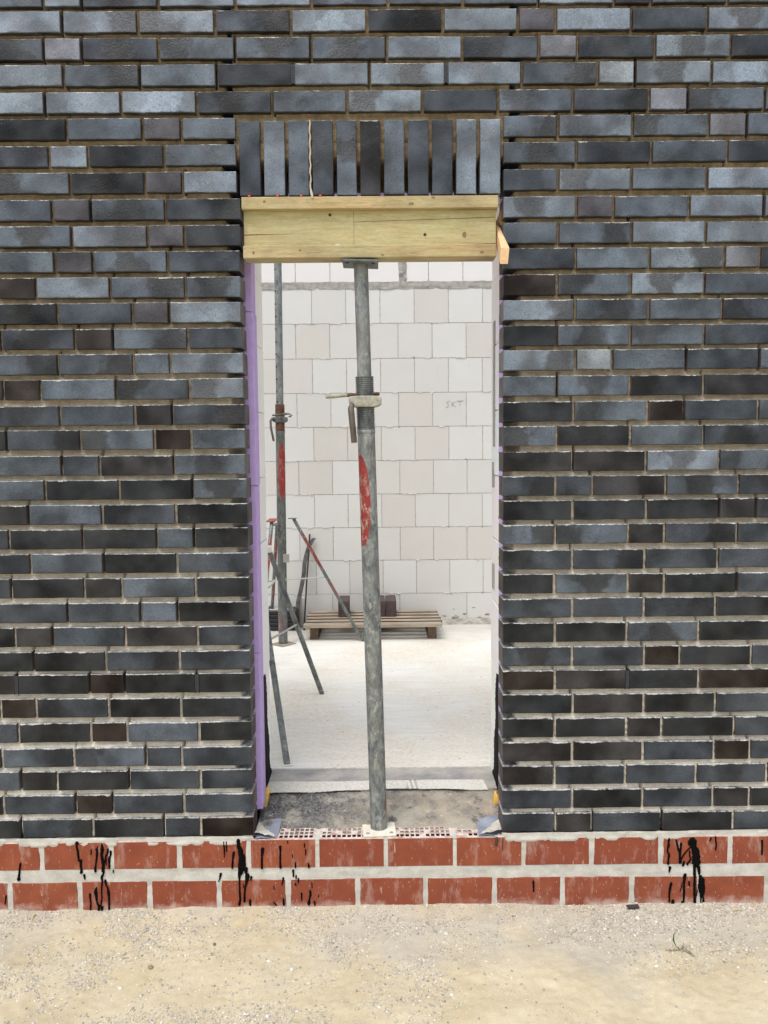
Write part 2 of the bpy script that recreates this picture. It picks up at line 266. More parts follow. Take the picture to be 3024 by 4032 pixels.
def m_mortar():
    t = NT('sand_mortar'); p = t.pos(); z = t.sep(p)[2]
    n = t.noise(p, 40, 4, .6); n2 = t.noise(p, 260, 3, .7); n3 = t.noise(p, 7, 2)
    dry = t.ramp(t.math('ADD', z, t.math('MULTIPLY', t.math('SUBTRACT', n3, .5), .5)), .5, 2.3)   # set and dry at the foot, still damp above
    a = t.mix(dry, (.60, .55, .46), (.20, .152, .092)); b = t.mix(dry, (.72, .68, .59), (.31, .245, .155))
    col = t.mix(t.ramp(n, .35, .65), a, b)
    col = t.mix(1., col, t.ramp(n2, .3, .7, .75, 1.2), 'MULTIPLY')
    t.set(Base_Color=col, Roughness=.95, Specular_IOR_Level=.2); t.bump(t.math('ADD', n2, n), .8, .003); return t.m
def m_white_mortar():
    t = NT('pale_mortar'); p = t.pos(); n = t.noise(p, 18, 4, .6); n2 = t.noise(p, 200, 3, .7)
    col = t.mix(t.ramp(n, .35, .65), (.47, .455, .40), (.60, .585, .53)); col = t.mix(1., col, t.ramp(n2, .25, .7, .85, 1.06), 'MULTIPLY')
    gr = t.ramp(t.noise(p, 60, 3, .7), .68, .74, 0., .35); col = t.mix(gr, col, (.33, .30, .26))
    t.set(Base_Color=col, Roughness=.95, Specular_IOR_Level=.2); t.bump(t.math('ADD', n, t.math('MULTIPLY', n2, .4)), .6, .004); return t.m
def m_red():
    t = NT('red_brick'); oi = t.n.new('ShaderNodeObjectInfo'); r = oi.outputs['Random']
    p = t.vmath('ADD', t.pos(), t.comb(0., 0., t.math('MULTIPLY', r, 9.)))
    n = t.noise(p, 12, 3); n2 = t.noise(p, 300, 3, .7); z = t.sep(t.pos())[2]
    col = t.mix(t.ramp(n, .3, .7), (.225, .053, .024), (.31, .084, .037)); col = t.mix(t.ramp(r, 0., 1., 0., .55), col, (.205, .043, .024))
    col = t.mix(1., col, t.ramp(n2, .3, .7, .88, 1.1), 'MULTIPLY')
    # thin cement haze, smears near the foot and flecks
    hz = t.math('MULTIPLY', t.ramp(t.noise(p, 17, 5, .75, (1, 1, .35)), .53, .64), .34)
    low = t.ramp(t.math('ADD', z, t.math('MULTIPLY', t.noise(p, 30, 4, .7), .075)), .060, .028); hz = t.math('MAXIMUM', hz, t.math('MULTIPLY', low, t.ramp(t.noise(p, 9, 1), .40, .54, 0., .9)))
    mpf = t.n.new('ShaderNodeMapping'); t.l.new(p, mpf.inputs[0]); mpf.inputs['Scale'].default_value = (1, 1, .42)
    fl = t.math('MULTIPLY', t.ramp(t.voro(mpf.outputs[0], 120), .22, .12), t.ramp(t.noise(p, 40, 3), .52, .60)); hz = t.math('MAXIMUM', hz, t.math('MULTIPLY', fl, .8))
    sc = t.ramp(t.noise(p, 75, 3, .6, (1, 1, .22)), .645, .70, 0., .6); hz = t.math('MAXIMUM', hz, sc)
    col = t.mix(hz, col, (.52, .40, .34))
    dk = t.ramp(t.noise(t.vmath('ADD', p, (5., 2., 1.)), 28, 4, .7), .66, .74, 0., .55); col = t.mix(dk, col, (.10, .045, .035))
    N = t.sep(t.nrm()); up = t.math('MULTIPLY', t.ramp(N[2], .5, .8), t.ramp(z, .236, .242)); col = t.mix(t.math('MULTIPLY', up, t.ramp(t.noise(p, 35, 4, .7), .30, .56, .10, .95)), col, (.66, .58, .53))
    t.set(Base_Color=col, Roughness=.7, Specular_IOR_Level=.35); t.bump(t.math('ADD', n2, t.math('MULTIPLY', t.noise(p, 60), .8)), .35, .0015); return t.m
def m_sand():
    t = NT('sand_ground'); p = t.pos(); S = t.sep(p)
    n = t.noise(p, 3.2, 4, .6); n2 = t.noise(p, 30, 4, .6); n3 = t.noise(p, 500, 3, .7); g = t.noise(p, 1.9, 4, .62)
    col = t.mix(t.ramp(n, .35, .62), (.585, .495, .33), (.67, .59, .42))
    rt = t.math('MULTIPLY', t.ramp(S[0], .35, 1.0), t.ramp(S[1], -.45, -.15)); gm = t.ramp(t.math('ADD', t.math('MULTIPLY_ADD', rt, .22, g), t.math('MULTIPLY', S[1], .35)), .38, .53); col = t.mix(t.math('MULTIPLY', gm, .62), col, (.47, .445, .395))
    oc = t.ramp(t.noise(t.vmath('ADD', p, (3., 1., 0.)), 4.5, 4, .65), .56, .72, 0., .45); col = t.mix(oc, col, (.47, .36, .20))
    col = t.mix(1., col, t.ramp(n3, .3, .7, .80, 1.12), 'MULTIPLY'); col = t.mix(1., col, t.ramp(n2, .3, .7, .93, 1.06), 'MULTIPLY')
    gr = t.math('MULTIPLY', t.ramp(t.voro(p, 210), .23, .15), t.ramp(n2, .45, .6)); col = t.mix(t.math('MULTIPLY', gr, .4), col, (.22, .19, .17))
    t.set(Base_Color=col, Roughness=1., Specular_IOR_Level=.1); t.bump(t.math('ADD', t.math('MULTIPLY', n3, .7), n2), .8, .004); return t.m
def m_pebble():
    t = NT('gravel_stone'); c = t.attr('tone', out='Color'); n = t.noise(t.pos(), 300, 2)
    t.set(Base_Color=t.mix(1., c, t.ramp(n, .3, .7, .85, 1.1), 'MULTIPLY'), Roughness=.85, Specular_IOR_Level=.3); return t.m
def m_block():
    t = NT('aerated_block'); oi = t.n.new('ShaderNodeObjectInfo'); p = t.pos()
    n = t.noise(p, 4, 3); n2 = t.noise(p, 320, 2, .6); n3 = t.noise(p, 45, 4, .75)
    col = t.mix(t.ramp(n, .3, .7), t.mix(1., oi.outputs['Color'], (.97, .965, .96), 'MULTIPLY'), oi.outputs['Color'])
    col = t.mix(1., col, t.ramp(n2, .3, .7, .97, 1.02), 'MULTIPLY')
    ch = t.ramp(n3, .735, .76, 0., .6); col = t.mix(ch, col, (.42, .39, .35))
    e = t.attr('tl'); ez = t.sep(e)[0]      # distance to the block's edge in metres
    er = t.math('MULTIPLY', t.ramp(ez, .007, .001), t.ramp(t.noise(p, 34, 4, .7), .50, .60)); col = t.mix(t.math('MULTIPLY', er, .6), col, (.47, .44, .40))
    t.set(Base_Color=col, Roughness=.95, Specular_IOR_Level=.15); t.bump(t.math('ADD', n2, t.math('MULTIPLY', ch, -2.)), .2, .002); return t.m
def m_simple(name, c0, c1, scale=20, rough=.8, stretch=None, bump=.3, bd=.002, metal=0., spec=.3, grain=300):
    t = NT(name); p = t.obj(); n = t.noise(p, scale, 4, .6, stretch); n2 = t.noise(p, grain, 2, .6, stretch)
    col = t.mix(t.ramp(n, .33, .67), c0, c1); col = t.mix(1., col, t.ramp(n2, .3, .7, .9, 1.08), 'MULTIPLY')
    t.set(Base_Color=col, Roughness=rough, Metallic=metal, Specular_IOR_Level=spec); t.bump(t.math('ADD', n, n2), bump, bd); return t.m
def m_wood(name, c0, c1, dark, st=(1, 12, 12), knots=True, grime=.5):
    t = NT(name); p = t.pos(); n = t.noise(p, 9, 5, .6, st, dist=.6); n2 = t.noise(p, 60, 3, .6, st); n3 = t.noise(p, 5, 3)
    col = t.mix(t.ramp(n, .3, .7), c0, c1); col = t.mix(1., col, t.ramp(n2, .3, .7, .84, 1.12), 'MULTIPLY')
    col = t.mix(t.ramp(n3, .45, .72, 0., grime), col, dark)
    col = t.mix(t.math('MULTIPLY', t.ramp(t.noise(t.vmath('ADD', p, (4., 4., 4.)), 33, 5, .75, (st[0] * .6, st[1] * .35, st[2] * .35)), .56, .70), .38), col, dark)
    col = t.mix(t.ramp(t.noise(t.vmath('ADD', p, (8., 1., 2.)), 5.5, 3, .6, (.6, 1, 2)), .46, .62, 0., .5), col, t.mix(1., col, (1.02, .86, .80), 'MULTIPLY'))
    ln = t.ramp(t.noise(p, 14, 3, .5, (st[0] * .5, st[1] * 1.6, st[2] * 1.6), dist=.4), .66, .70, 0., .65); col = t.mix(ln, col, dark)
    if knots:
        v = t.voro(p, 4.2); k = t.ramp(v, .085, .05); col = t.mix(t.math('MULTIPLY', k, .75), col, (dark[0] * .5, dark[1] * .45, dark[2] * .4))
    t.set(Base_Color=col, Roughness=.8, Specular_IOR_Level=.25); t.bump(t.math('ADD', n2, n), .5, .0016); return t.m
def m_galv(name, red=None, red2=None, dark=1., splat=.6):
    """weathered galvanised tube; red = (x0, z0, half width, half height) of the painted oval in tube coordinates"""
    t = NT(name); q = t.attr('tl'); S = t.sep(q); p = t.obj()
    n = t.noise(p, 34, 5, .75, (1, 1, .45)); n2 = t.noise(p, 120, 3, .7, (1, 1, .5)); n3 = t.noise(p, 9, 3, .6)
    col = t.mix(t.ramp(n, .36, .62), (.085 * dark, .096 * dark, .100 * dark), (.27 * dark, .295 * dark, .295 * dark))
    col = t.mix(1., col, t.ramp(n2, .3, .7, .7, 1.25), 'MULTIPLY')
    col = t.mix(t.ramp(n3, .45, .62, 0., .5), col, (.17 * dark, .175 * dark, .155 * dark))
    met = .25
    if red:
        for i, (x0, z0, a, b) in enumerate([red] + ([red2] if red2 else [])):
            dx = t.math('DIVIDE', t.math('SUBTRACT', S[0], x0), a); dz = t.math('DIVIDE', t.math('SUBTRACT', S[2], z0), b)
            e = t.math('ADD', t.math('MULTIPLY', dx, dx), t.math('MULTIPLY', dz, dz)); e = t.math('ADD', e, t.math('MULTIPLY', t.math('SUBTRACT', n2, .5), .35))
            msk = t.math('MULTIPLY', t.ramp(e, 1.03, .97), t.ramp(n, .66, .60)); msk = t.math('MULTIPLY', msk, .97 if i == 0 else .5); col = t.mix(msk, col, t.mix(t.ramp(n3, .3, .7), (.22, .021, .017), (.33, .030, .023)))
    sp = t.math('MULTIPLY', t.ramp(t.noise(t.vmath('ADD', p, (7., 1., 3.)), 50, 5, .75, (1, 1, .5)), .53, .57), t.ramp(t.noise(p, 7, 2), .40, .54))
    col = t.mix(t.math('MULTIPLY', sp, splat), col, (.46, .45, .38))
    rs = t.ramp(t.noise(t.vmath('ADD', p, (2., 6., 9.)), 30, 4, .7), .68, .74, 0., .8); col = t.mix(rs, col, (.19, .075, .035))
    t.set(Base_Color=col, Metallic=met, Roughness=t.ramp(n2, .3, .7, .45, .68)); t.bump(t.math('ADD', n2, sp), .35, .0015); return t.m
def m_flat(name, c, rough=.8, spec=.4):
    t = NT(name); n = t.noise(t.obj(), 120, 3, .6); t.set(Base_Color=t.mix(t.ramp(n, .3, .7), tuple(x * .8 for x in c), tuple(x * 1.15 for x in c)), Roughness=rough, Specular_IOR_Level=spec)
    t.bump(n, .2, .001); return t.m

BRICK = m_brick(); BRICK_FAR = m_brick(True); MORTAR = m_mortar(); WMORT = m_white_mortar(); RED = m_red(); SAND = m_sand(); PEB = m_pebble(); BLOCK = m_block()

def brick_mesh(name, L, H, D, vertical=False, ch=.0018, seed=0, add=None):
    """one brick: face grid with slightly wandering arrises, chamfer, body. Origin at the middle of the face. ~46 faces"""
    r = random.Random(seed); nx = max(3, int(L / .04)); xs = [-L / 2 + L * i / nx for i in range(nx + 1)]
    top = [H / 2 - r.random() * .0016 for _ in xs]; bot = [-H / 2 + r.random() * .0016 for _ in xs]
    V, F, ED, EB = [], [], [], []
    def v(x, y, z, ed, eb): V.append((x, y, z)); ED.append(ed); EB.append(eb); return len(V) - 1
    rows = []
    for prof in ('b', 'bc', 'm', 'tc', 't'):
        row = []
        for i, x in enumerate(xs):
            xx = x + (ch if i == 0 else -ch if i == nx else 0) if prof not in 'bt' else x
            if prof == 'b': row.append(v(xx, D, bot[i], H, 0))
            elif prof == 'bc': row.append(v(xx, r.random() * .0004, bot[i] + ch, H - ch, ch))
            elif prof == 'm': row.append(v(xx, r.random() * .0006, (top[i] + bot[i]) / 2, H / 2, H / 2))
            elif prof == 'tc': row.append(v(xx, r.random() * .0004, top[i] - ch, ch * .6, H - ch))
            else: row.append(v(xx, D, top[i], 0., H))
        rows.append(row)
    lip_b = [v(x, ch, bot[i], H, 0) for i, x in enumerate(xs)]; lip_t = [v(x, ch, top[i], 0., H) for i, x in enumerate(xs)]
    sq = [rows[0], lip_b, rows[1], rows[2], rows[3], lip_t, rows[4]]
    for a, b in zip(sq, sq[1:]):
        for i in range(nx): F.append((a[i], a[i + 1], b[i + 1], b[i]))
    for s_, i in ((1, 0), (-1, nx)):
        # end face and its chamfer
        f0 = v(xs[i], ch, bot[i] + ch, H, H); f1 = v(xs[i], ch, top[i] - ch, H, H)
        q = [rows[0][i], lip_b[i], f0, f1, lip_t[i], rows[4][i]]; F.append(tuple(q) if s_ > 0 else tuple(reversed(q)))
        for q in ((f0, rows[1][i], rows[2][i], rows[3][i], f1), (f0, lip_b[i], rows[1][i]), (f1, rows[3][i], lip_t[i])):
            F.append(tuple(reversed(q)) if s_ > 0 else q)
    if vertical:
        PV = [(-z, y, x) for x, y, z in V]; 
        # a brick on end: lime only at its new upper end
        ED = [max(0., L / 2 - x) for x, y, z in V]; EB = [max(0., L / 2 + x) for x, y, z in V]
    else: PV = V
    if add is not None: add.append((V, PV, F, ED, EB)); return None
    me = bpy.data.meshes.new(name); me.from_pydata(PV, [], F)
    me.attributes.new('bc', 'FLOAT_VECTOR', 'POINT').data.foreach_set('vector', np.array(V, 'f').ravel())
    me.attributes.new('ed', 'FLOAT', 'POINT').data.foreach_set('value', np.array(ED, 'f'))
    me.attributes.new('eb', 'FLOAT', 'POINT').data.foreach_set('value', np.array(EB, 'f'))
    me.materials.append(BRICK); me.update(); return me

TONE = dict(A=(.118, .151, .187), B=(.057, .075, .096), C=(.030, .039, .051), D=(.0112, .0145, .0182), W=(.0205, .0200, .0225), E=(.0165, .0100, .0085),
            P=(.118, .124, .146), Q=(.053, .051, .060), Y=(.150, .178, .190))
BH = .0685
STR = [brick_mesh('stretcher_brick', .24, BH, .10, seed=i) for i in range(7)]
HDR = [brick_mesh('header_brick', .116, BH, .10, seed=40 + i) for i in range(4)]
OTH = {}
wall = empty('brick_wall', (0, 0, 0), 'dark blue-grey glazed brick facing wall around the narrow doorway', 'brick wall')
plan = []          # visible bricks: (visible width, x0, x1, course, code)
far = []           # bricks beyond the frame
def zc(c, x):
    if c < 0: a, b = COURSES[0][0] - c * 84.7, COURSES[0][1] - c * 84.7
    else: a, b = COURSES[c][0], COURSES[c][1]
    return (a + (b - a) * (x + 1.29) / 2.61) / 1000
for c, (zl, zr, segs) in enumerate(COURSES):
    for x0, js, x1, codes in segs:
        js = [j / 1000 for j in js]
        a = [x0 / 1000 if x0 is not None else None] + [j + .0055 for j in js]
        b = [j - .0055 for j in js] + [x1 / 1000 if x1 is not None else None]
        if a[0] is None: a[0] = b[0] - (.116 if codes[0] in 'QEPY' else .24)
        if b[-1] is None: b[-1] = a[-1] + (.116 if codes[-1] in 'EPY' and a[-1] > 1.2 else .24)
        for xa, xb, cd in zip(a, b, codes):
            lim = 1.235 + (33 - c) * .0014
            vis = min(xb, lim + .03) - max(xa, -lim)
            plan.append((vis * (.3 if c == 0 else 1), xa, xb, c, cd))
        if x0 is None:
            x = a[0] - .011
            while x > -2.9: far.append((x - .24, x, c)); x -= .251
        if x1 is None:
            x = b[-1] + .011
            while x < 2.9: far.append((x, x + .24, c)); x += .251
for c in (-1, -2, -3):
    x = -2.9 + (.125 if c % 2 else 0)
    while x < 2.9: far.append((x, x + .24, c)); x += .251
plan.sort(key=lambda q: -q[0])
for vis, xa, xb, c, cd in plan[300:]: far.append((xa, xb, c, cd))
for vis, xa, xb, c, cd in plan[:300]:
    L = xb - xa
    if L > .2: me = R.choice(STR); base = .24
    elif L < .135: me = R.choice(HDR); base = .116
    else:
        k = round(L, 2)
        if k not in OTH: OTH[k] = brick_mesh('cut_brick', L, BH, .10, seed=int(L * 999))
        me = OTH[k]; base = len(me.name) and max(v.co.x for v in me.vertices) * 2
    o = bpy.data.objects.new('brick', me); COL.objects.link(o); o.parent = wall
    xm = (xa + xb) / 2
    o.location = (xm, R.uniform(-.0012, .0014), zc(c, xm) + BH / 2 + R.uniform(-.0008, .0008)); o.scale = (L / base, 1, 1)
    o.rotation_euler = (R.gauss(0, .008), R.gauss(0, .0022) - (COURSES[c][1] - COURSES[c][0]) / 2610, R.gauss(0, .0045))
    tn = TONE[cd[0]]; k = R.uniform(.86, 1.14); o.color = (tn[0] * k, tn[1] * k, tn[2] * k * R.uniform(.97, 1.03), 1)
    pos, pk = 0., 0.
    if len(cd) > 1: pos = {'l': -.33, 'm': 0., 'r': .33}[cd[1].lower()] * L + R.uniform(-.012, .012); pk = 1. if cd[1].isupper() else -.8
    elif R.random() < .45 and cd[0] in 'ABCD' and L > .2: pos = R.uniform(-.4, .4) * L; pk = R.choice((.55, .8, -.35, -.5))
    o['pc'] = float(pos); o['pk'] = float(pk)
# soldier course over the door
SJ = [-451, -375, -294, -215, -135, -57, 22, 101, 181, 261, 339, 414]
SC = ['C', 'A', 'B', 'C', 'B', 'W', 'B', 'C', 'C', 'A', 'A']; SP = [(0, 0), (0, 0), (-.07, -.3), (.02, .5), (.03, 1.), (.1, .5), (-.02, .4), (0, 0), (.05, .5), (0, 0), (0, 0)]
SOL = [brick_mesh('soldier_brick', .24, .0685, .10, vertical=True, seed=80 + i) for i in range(4)]
for i, cd in enumerate(SC):
    o = bpy.data.objects.new('soldier_brick', SOL[i % 4]); COL.objects.link(o); o.parent = wall
    xa, xb = SJ[i] / 1000 + (.0055 if i else 0), SJ[i + 1] / 1000 - (.0055 if i < 10 else 0)
    o.location = ((xa + xb) / 2, R.uniform(-.001, .001), 2.577 + R.uniform(-.001, .001)); o.scale = ((xb - xa) / .0685, 1, 1)
    o.rotation_euler = (R.gauss(0, .006), R.gauss(0, .003), R.gauss(0, .008))
    tn = TONE[cd]; k = R.uniform(.92, 1.1); o.color = (tn[0] * k, tn[1] * k, tn[2] * k, 1); o['pc'] = float(SP[i][0]); o['pk'] = float(SP[i][1])
# bricks past the frame, joined
acc = []; places = []
for q in far:
    xa, xb, c = q[:3]; L = xb - xa
    brick_mesh('', L, BH, .10, seed=len(places), add=acc); places.append(((xa + xb) / 2, zc(c, min(max((xa + xb) / 2, -1.3), 1.3)) + BH / 2, q[3] if len(q) > 3 else R.choice('AABBBCCDPQ' if c < 9 else 'BCCCDDDWE')))
V, BC, ED, EB, TN, F = [], [], [], [], [], []
for (v0, pv, fs, ed, eb), (x, z, cd) in zip(acc, places):
    b = len(V); V += [(p[0] + x, p[1], p[2] + z) for p in pv]; BC += v0; ED += ed; EB += eb; rr = R.random()
    TN += [(*TONE[cd[0]], rr)] * len(v0); F += [tuple(b + i for i in f) for f in fs]
me = bpy.data.meshes.new('outer_brickwork'); me.from_pydata(V, [], F)
me.attributes.new('bc', 'FLOAT_VECTOR', 'POINT').data.foreach_set('vector', np.array(BC, 'f').ravel())
me.attributes.new('ed', 'FLOAT', 'POINT').data.foreach_set('value', np.array(ED, 'f')); me.attributes.new('eb', 'FLOAT', 'POINT').data.foreach_set('value', np.array(EB, 'f'))
me.attributes.new('tone', 'FLOAT_COLOR', 'POINT').data.foreach_set('color', np.array(TN, 'f').ravel())
me.materials.append(BRICK_FAR); o = bpy.data.objects.new('outer_brickwork', me); COL.objects.link(o); o.parent = wall; o['kind'] = 'stuff'
# mortar: raked joints, ragged and missing near the jambs
def span(a, b, st): return list(np.arange(a, b, st)) + [b]
GAPS = []
for c, (zl, zr, segs) in enumerate(COURSES):
    gg = []
    for x0, js, x1, cd in segs:
        for j in js:
            if R.random() < .5: gg.append((j / 1000 + R.choice((-.0045, -.0045, .0045)), R.uniform(.012, .035)))
    GAPS.append(gg)
ZS = span(.262, 3.32, .006)
def joint_y(X, Z, s=0):
    n = fbm(X * 22, Z * 90, 4, 3 + s); n2 = vnoise(X * 5, Z * 11.8, 9 + s)
    dry = np.clip((Z - .5) / 1.5, 0, 1)
    y = .0125 + .006 * dry + (n - .5) * .010 + (n2 - .5) * .006
    ci = np.clip(np.floor(33 - (Z - .2652) / .08474 + 1), 0, 33).astype(int); g = np.zeros_like(X)
    for c in range(34):
        m_ = ci == c
        if not m_.any(): continue
        for q in GAPS[c]: g = np.maximum(g, np.where(m_ & (np.abs(X - q[0]) < .0034), q[1], 0))
    fr = ((Z - .2652) / .08474) % 1.0; y = y + .009 * np.clip((fr - .80) / .2, 0, 1) ** 1.3 * (Z > .27)
    return y + g
def mort_panel(xs, zs, edge=None, bottom=None):
    def fn(X, Z):
        Yv = joint_y(X, Z); Xp = X.copy(); Zp = Z.copy()
        if edge is not None:
            ex = edge + (1 if edge > 0 else -1) * (vnoise(Z * 11.8, Z * 0 + 2, 5) * .032 - .004 + (fbm(Z * 60, X * 0, 2, 8) - .5) * .012)
            t = (np.abs(X) - np.abs(ex)); Yv = np.where(t < .012, Yv + (np.clip((.012 - t) / .012, 0, 1) ** 2) * .085, Yv)
        if bottom is not None:
            bz = bottom + (fbm(X * 40, X * 0, 3, 4) - .5) * .05; t = Z - bz; Yv = np.where(t < .02, Yv + np.clip((.02 - t) / .03, 0, 1) * .085, Yv)
        return Xp, Yv, Zp
    return grid_mesh('mortar', xs, zs, fn, MORTAR, wall)
mort_panel(list(np.linspace(-2.9, -1.42, 30)) + span(-1.4, -.466, .0038), ZS, edge=-.475)
mort_panel(span(.438, 1.4, .0038) + list(np.linspace(1.42, 2.9, 30)), ZS, edge=.447)
mort_panel(span(-.47, .445, .0075), span(2.50, 3.32, .0075), bottom=2.555)
# bright drip of fresh mortar in one soldier joint
md = MB(); pts = [(-.2165 + .0015 * math.sin(i * 1.7), .004, 2.70 - i * .012) for i in range(19)] + [(-.213, .0, 2.462), (-.210, -.002, 2.447)]
md.tube(pts, [.0022 + .0012 * abs(math.sin(i * 2.3)) for i in range(19)] + [.005, .003], 6).build('mortar_smear', m_flat('fresh_mortar', (.52, .45, .36)), wall)
# open head joint grilles
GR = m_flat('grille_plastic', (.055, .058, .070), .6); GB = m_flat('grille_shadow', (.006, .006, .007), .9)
VENTS = [(VX[0], 3), (VX[1], 3), (VX[2], 27), (VX[3], 27), (VX[4], 27)]
for X, c in VENTS:
    z = zc(c, X) + .004; w = .0068
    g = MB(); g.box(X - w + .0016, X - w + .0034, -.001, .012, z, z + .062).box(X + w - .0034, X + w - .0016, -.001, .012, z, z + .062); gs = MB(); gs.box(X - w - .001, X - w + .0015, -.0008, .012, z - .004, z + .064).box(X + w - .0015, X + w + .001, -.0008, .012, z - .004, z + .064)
    for k in range(12): g.box(X - w + .0034, X + w - .0034, -.0004, .010, z + .003 + k * .0049, z + .003 + k * .0049 + .0026)
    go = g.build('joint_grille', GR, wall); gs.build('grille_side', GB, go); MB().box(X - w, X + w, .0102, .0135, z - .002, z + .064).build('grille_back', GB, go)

# ------------------------------------------------------------------ red brick plinth
pl = empty('brick_plinth', (0, 0, 0), 'red brick plinth with wide pale mortar and black tar runs at foot of wall', 'brick plinth')
def zoff(x): return np.interp(x, [-1.3, 0, 1.33], [0, .002, -.006])
holes_in = [-.471, -.230, .013, .256]
CELL_SHADE = m_flat('brick_core', (.045, .013, .009), .95, .1)  # red clay darkened to paint the shade inside the open cells
def red_brick(xa, xb, z0, z1, perforated):
    mb = MB()
    if not perforated:
        mb.box(xa, xb, 0, .11, z0, z1); return mb.build('brick', RED, pl, bevel=.003, seg=1)
    # hollow brick: outer shell and a grid of open cells in the top
    nx, ny = 12, 4; px_, py_ = (xb - xa - .012) / nx, .0245; hw, hd = .0062, .0085; dep = .07
    xs = [xa]; ys = [.0, ]
    for i in range(nx): cxx = xa + .006 + px_ * (i + .5); xs += [cxx - hw, cxx + hw]
    xs += [xb]
    for j in range(ny): cy = .024 + py_ * j; ys += [cy - hd, cy + hd]
    ys += [.11]
    for j in range(len(ys) - 1):
        for i in range(len(xs) - 1):
            a, b, c_, d = xs[i], xs[i + 1], ys[j], ys[j + 1]; core_i = len(mb.f)
            if i % 2 and j % 2 and R.random() > .12:
                mb.add([(a, c_, z1), (b, c_, z1), (b, d, z1), (a, d, z1), (a, c_, z1 - dep), (b, c_, z1 - dep), (b, d, z1 - dep), (a, d, z1 - dep)],
                       [(0, 1, 5, 4), (1, 2, 6, 5), (2, 3, 7, 6), (3, 0, 4, 7), (4, 5, 6, 7)])
            else: mb.add([(a, c_, z1), (b, c_, z1), (b, d, z1), (a, d, z1)], [(0, 1, 2, 3)])
    mb.add([(xa, 0, z0), (xb, 0, z0), (xb, 0, z1), (xa, 0, z1), (xa, .11, z0), (xb, .11, z0), (xb, .11, z1), (xa, .11, z1)], [(0, 1, 2, 3), (0, 3, 7, 4), (1, 5, 6, 2), (5, 4, 7, 6)])
    me = bpy.data.meshes.new('hollow_brick'); me.from_pydata(mb.v, [], mb.f); me.materials.append(RED); me.materials.append(CELL_SHADE)
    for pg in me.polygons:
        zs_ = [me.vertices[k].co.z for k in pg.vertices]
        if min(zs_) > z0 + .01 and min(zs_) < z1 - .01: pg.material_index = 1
    import bmesh
    bm = bmesh.new(); bm.from_mesh(me); bmesh.ops.remove_doubles(bm, verts=bm.verts, dist=1e-5); bmesh.ops.recalc_face_normals(bm, faces=bm.faces); bm.to_mesh(me); bm.free()
    o = bpy.data.objects.new('brick', me); COL.objects.link(o); o.parent = pl; return o
for row, (z0, z1) in enumerate(((.144, .2465), (-.03, .1005))):
    js = [j / 1000 for j in RED_JOINTS[row]]
    js = [js[0] - .2435 * k for k in range(7, 0, -1)] + js + [js[-1] + .2435 * k for k in range(1, 7)]
    for a, b in zip(js, js[1:]):
        xm = (a + b) / 2; w1, w2 = R.uniform(.0068, .0085), R.uniform(.0068, .0085); dz = float(zoff(xm))
        perf = row == 0 and any(abs(a - h) < .004 for h in holes_in)
        red_brick(a + w1, b - w2, z0 + dz, z1 + (0 if perf else dz), perf)
def wm(X, Z):
    n = fbm(X * 9, Z * 30, 4, 21); n2 = fbm(X * 60, Z * 60, 3, 31)
    top = np.clip((Z - .238) / .006, 0, 1)
    y = .0012 + (n - .5) * .007 + (n2 - .5) * .002 + .003 * top
    inside = (X > -.455) & (X < .428) & (Z > .236); y = np.where(inside, y + .1 * 0 + .004, y)
    # cut away above the bricks in the doorway
    Zp = np.where((X > -.452) & (X < .424), np.minimum(Z, .2445 + 0 * Z), Z)
    yy = y
    rag = (fbm(X * 20, X * 0, 3, 77) - .5)
    lapm = np.where((Zp > .229) & ((X < -.455) | (X > .43)), -.0042 * np.clip(1.2 + rag * 6 - np.abs(Zp - .252) / .010, 0, 1), 0)
    return X, np.where(yy == y, np.maximum(yy, .0007) + lapm, yy), Zp
grid_mesh('mortar', list(np.linspace(-2.9, -1.42, 30)) + span(-1.4, 1.42, .006) + list(np.linspace(1.44, 2.9, 30)), span(-.03, .262, .0055), wm, WMORT, pl)
for jx in (-.471, -.230, .013, .256):
    if jx > -.45: MB().box(jx - .0088, jx + .0088, .004, .109, .15, .2453).build('joint_filling', WMORT, pl)
TARM = m_flat('black_bitumen', (.004, .004, .0045), .75, .06)
def ribbon(mb, pts):
    P = []
    for (x0, z0, w0), (x1, z1, w1) in zip(pts, pts[1:]):
        n = max(2, int(math.hypot(x1 - x0, z1 - z0) / 4))
        for k in range(n): t = k / n; P.append((x0 + (x1 - x0) * t, z0 + (z1 - z0) * t, w0 + (w1 - w0) * t))
    P.append(pts[-1]); n = len(P); rows = []
    P = [(P[0][0], P[0][1] + P[0][2] * .4, P[0][2] * .45)] + P + [(P[-1][0], P[-1][1] - P[-1][2] * .4, P[-1][2] * .45)]
    for i, (x, z, w) in enumerate(P):
        w = max(w * 1.15, 2.8) * R.uniform(.85, 1.15) / 1000; x = x / 1000 + R.uniform(-.0004, .0004); z /= 1000
        a, b = P[max(i - 1, 0)], P[min(i + 1, len(P) - 1)]; dx, dz = b[0] - a[0], b[1] - a[1]; L = math.hypot(dx, dz) or 1; nx, nz = -dz / L, dx / L
        rows.append([(x + nx * w * k / 2, y, z + nz * w * k / 2) for k, y in ((-1, .004), (-.85, -.0022), (-.3, -.0038), (.3, -.0038), (.85, -.0022), (1, .004))])
    V = [p for r_ in rows for p in r_]; F = [(i * 6 + k, i * 6 + k + 1, (i + 1) * 6 + k + 1, (i + 1) * 6 + k) for i in range(len(rows) - 1) for k in range(5)]
    F += [tuple(range(6)), tuple(reversed(range(len(V) - 6, len(V))))]
    mb.add(V, F, True)
for i, s in enumerate(TAR[:-2]): mb = MB(); ribbon(mb, s); mb.build('tar_run', TARM, pl)
for s in TAR[-2:]: mb = MB(); ribbon(mb, s); mb.build('grey_smear', m_flat('grey_smear', (.06, .045, .045), .8), pl)

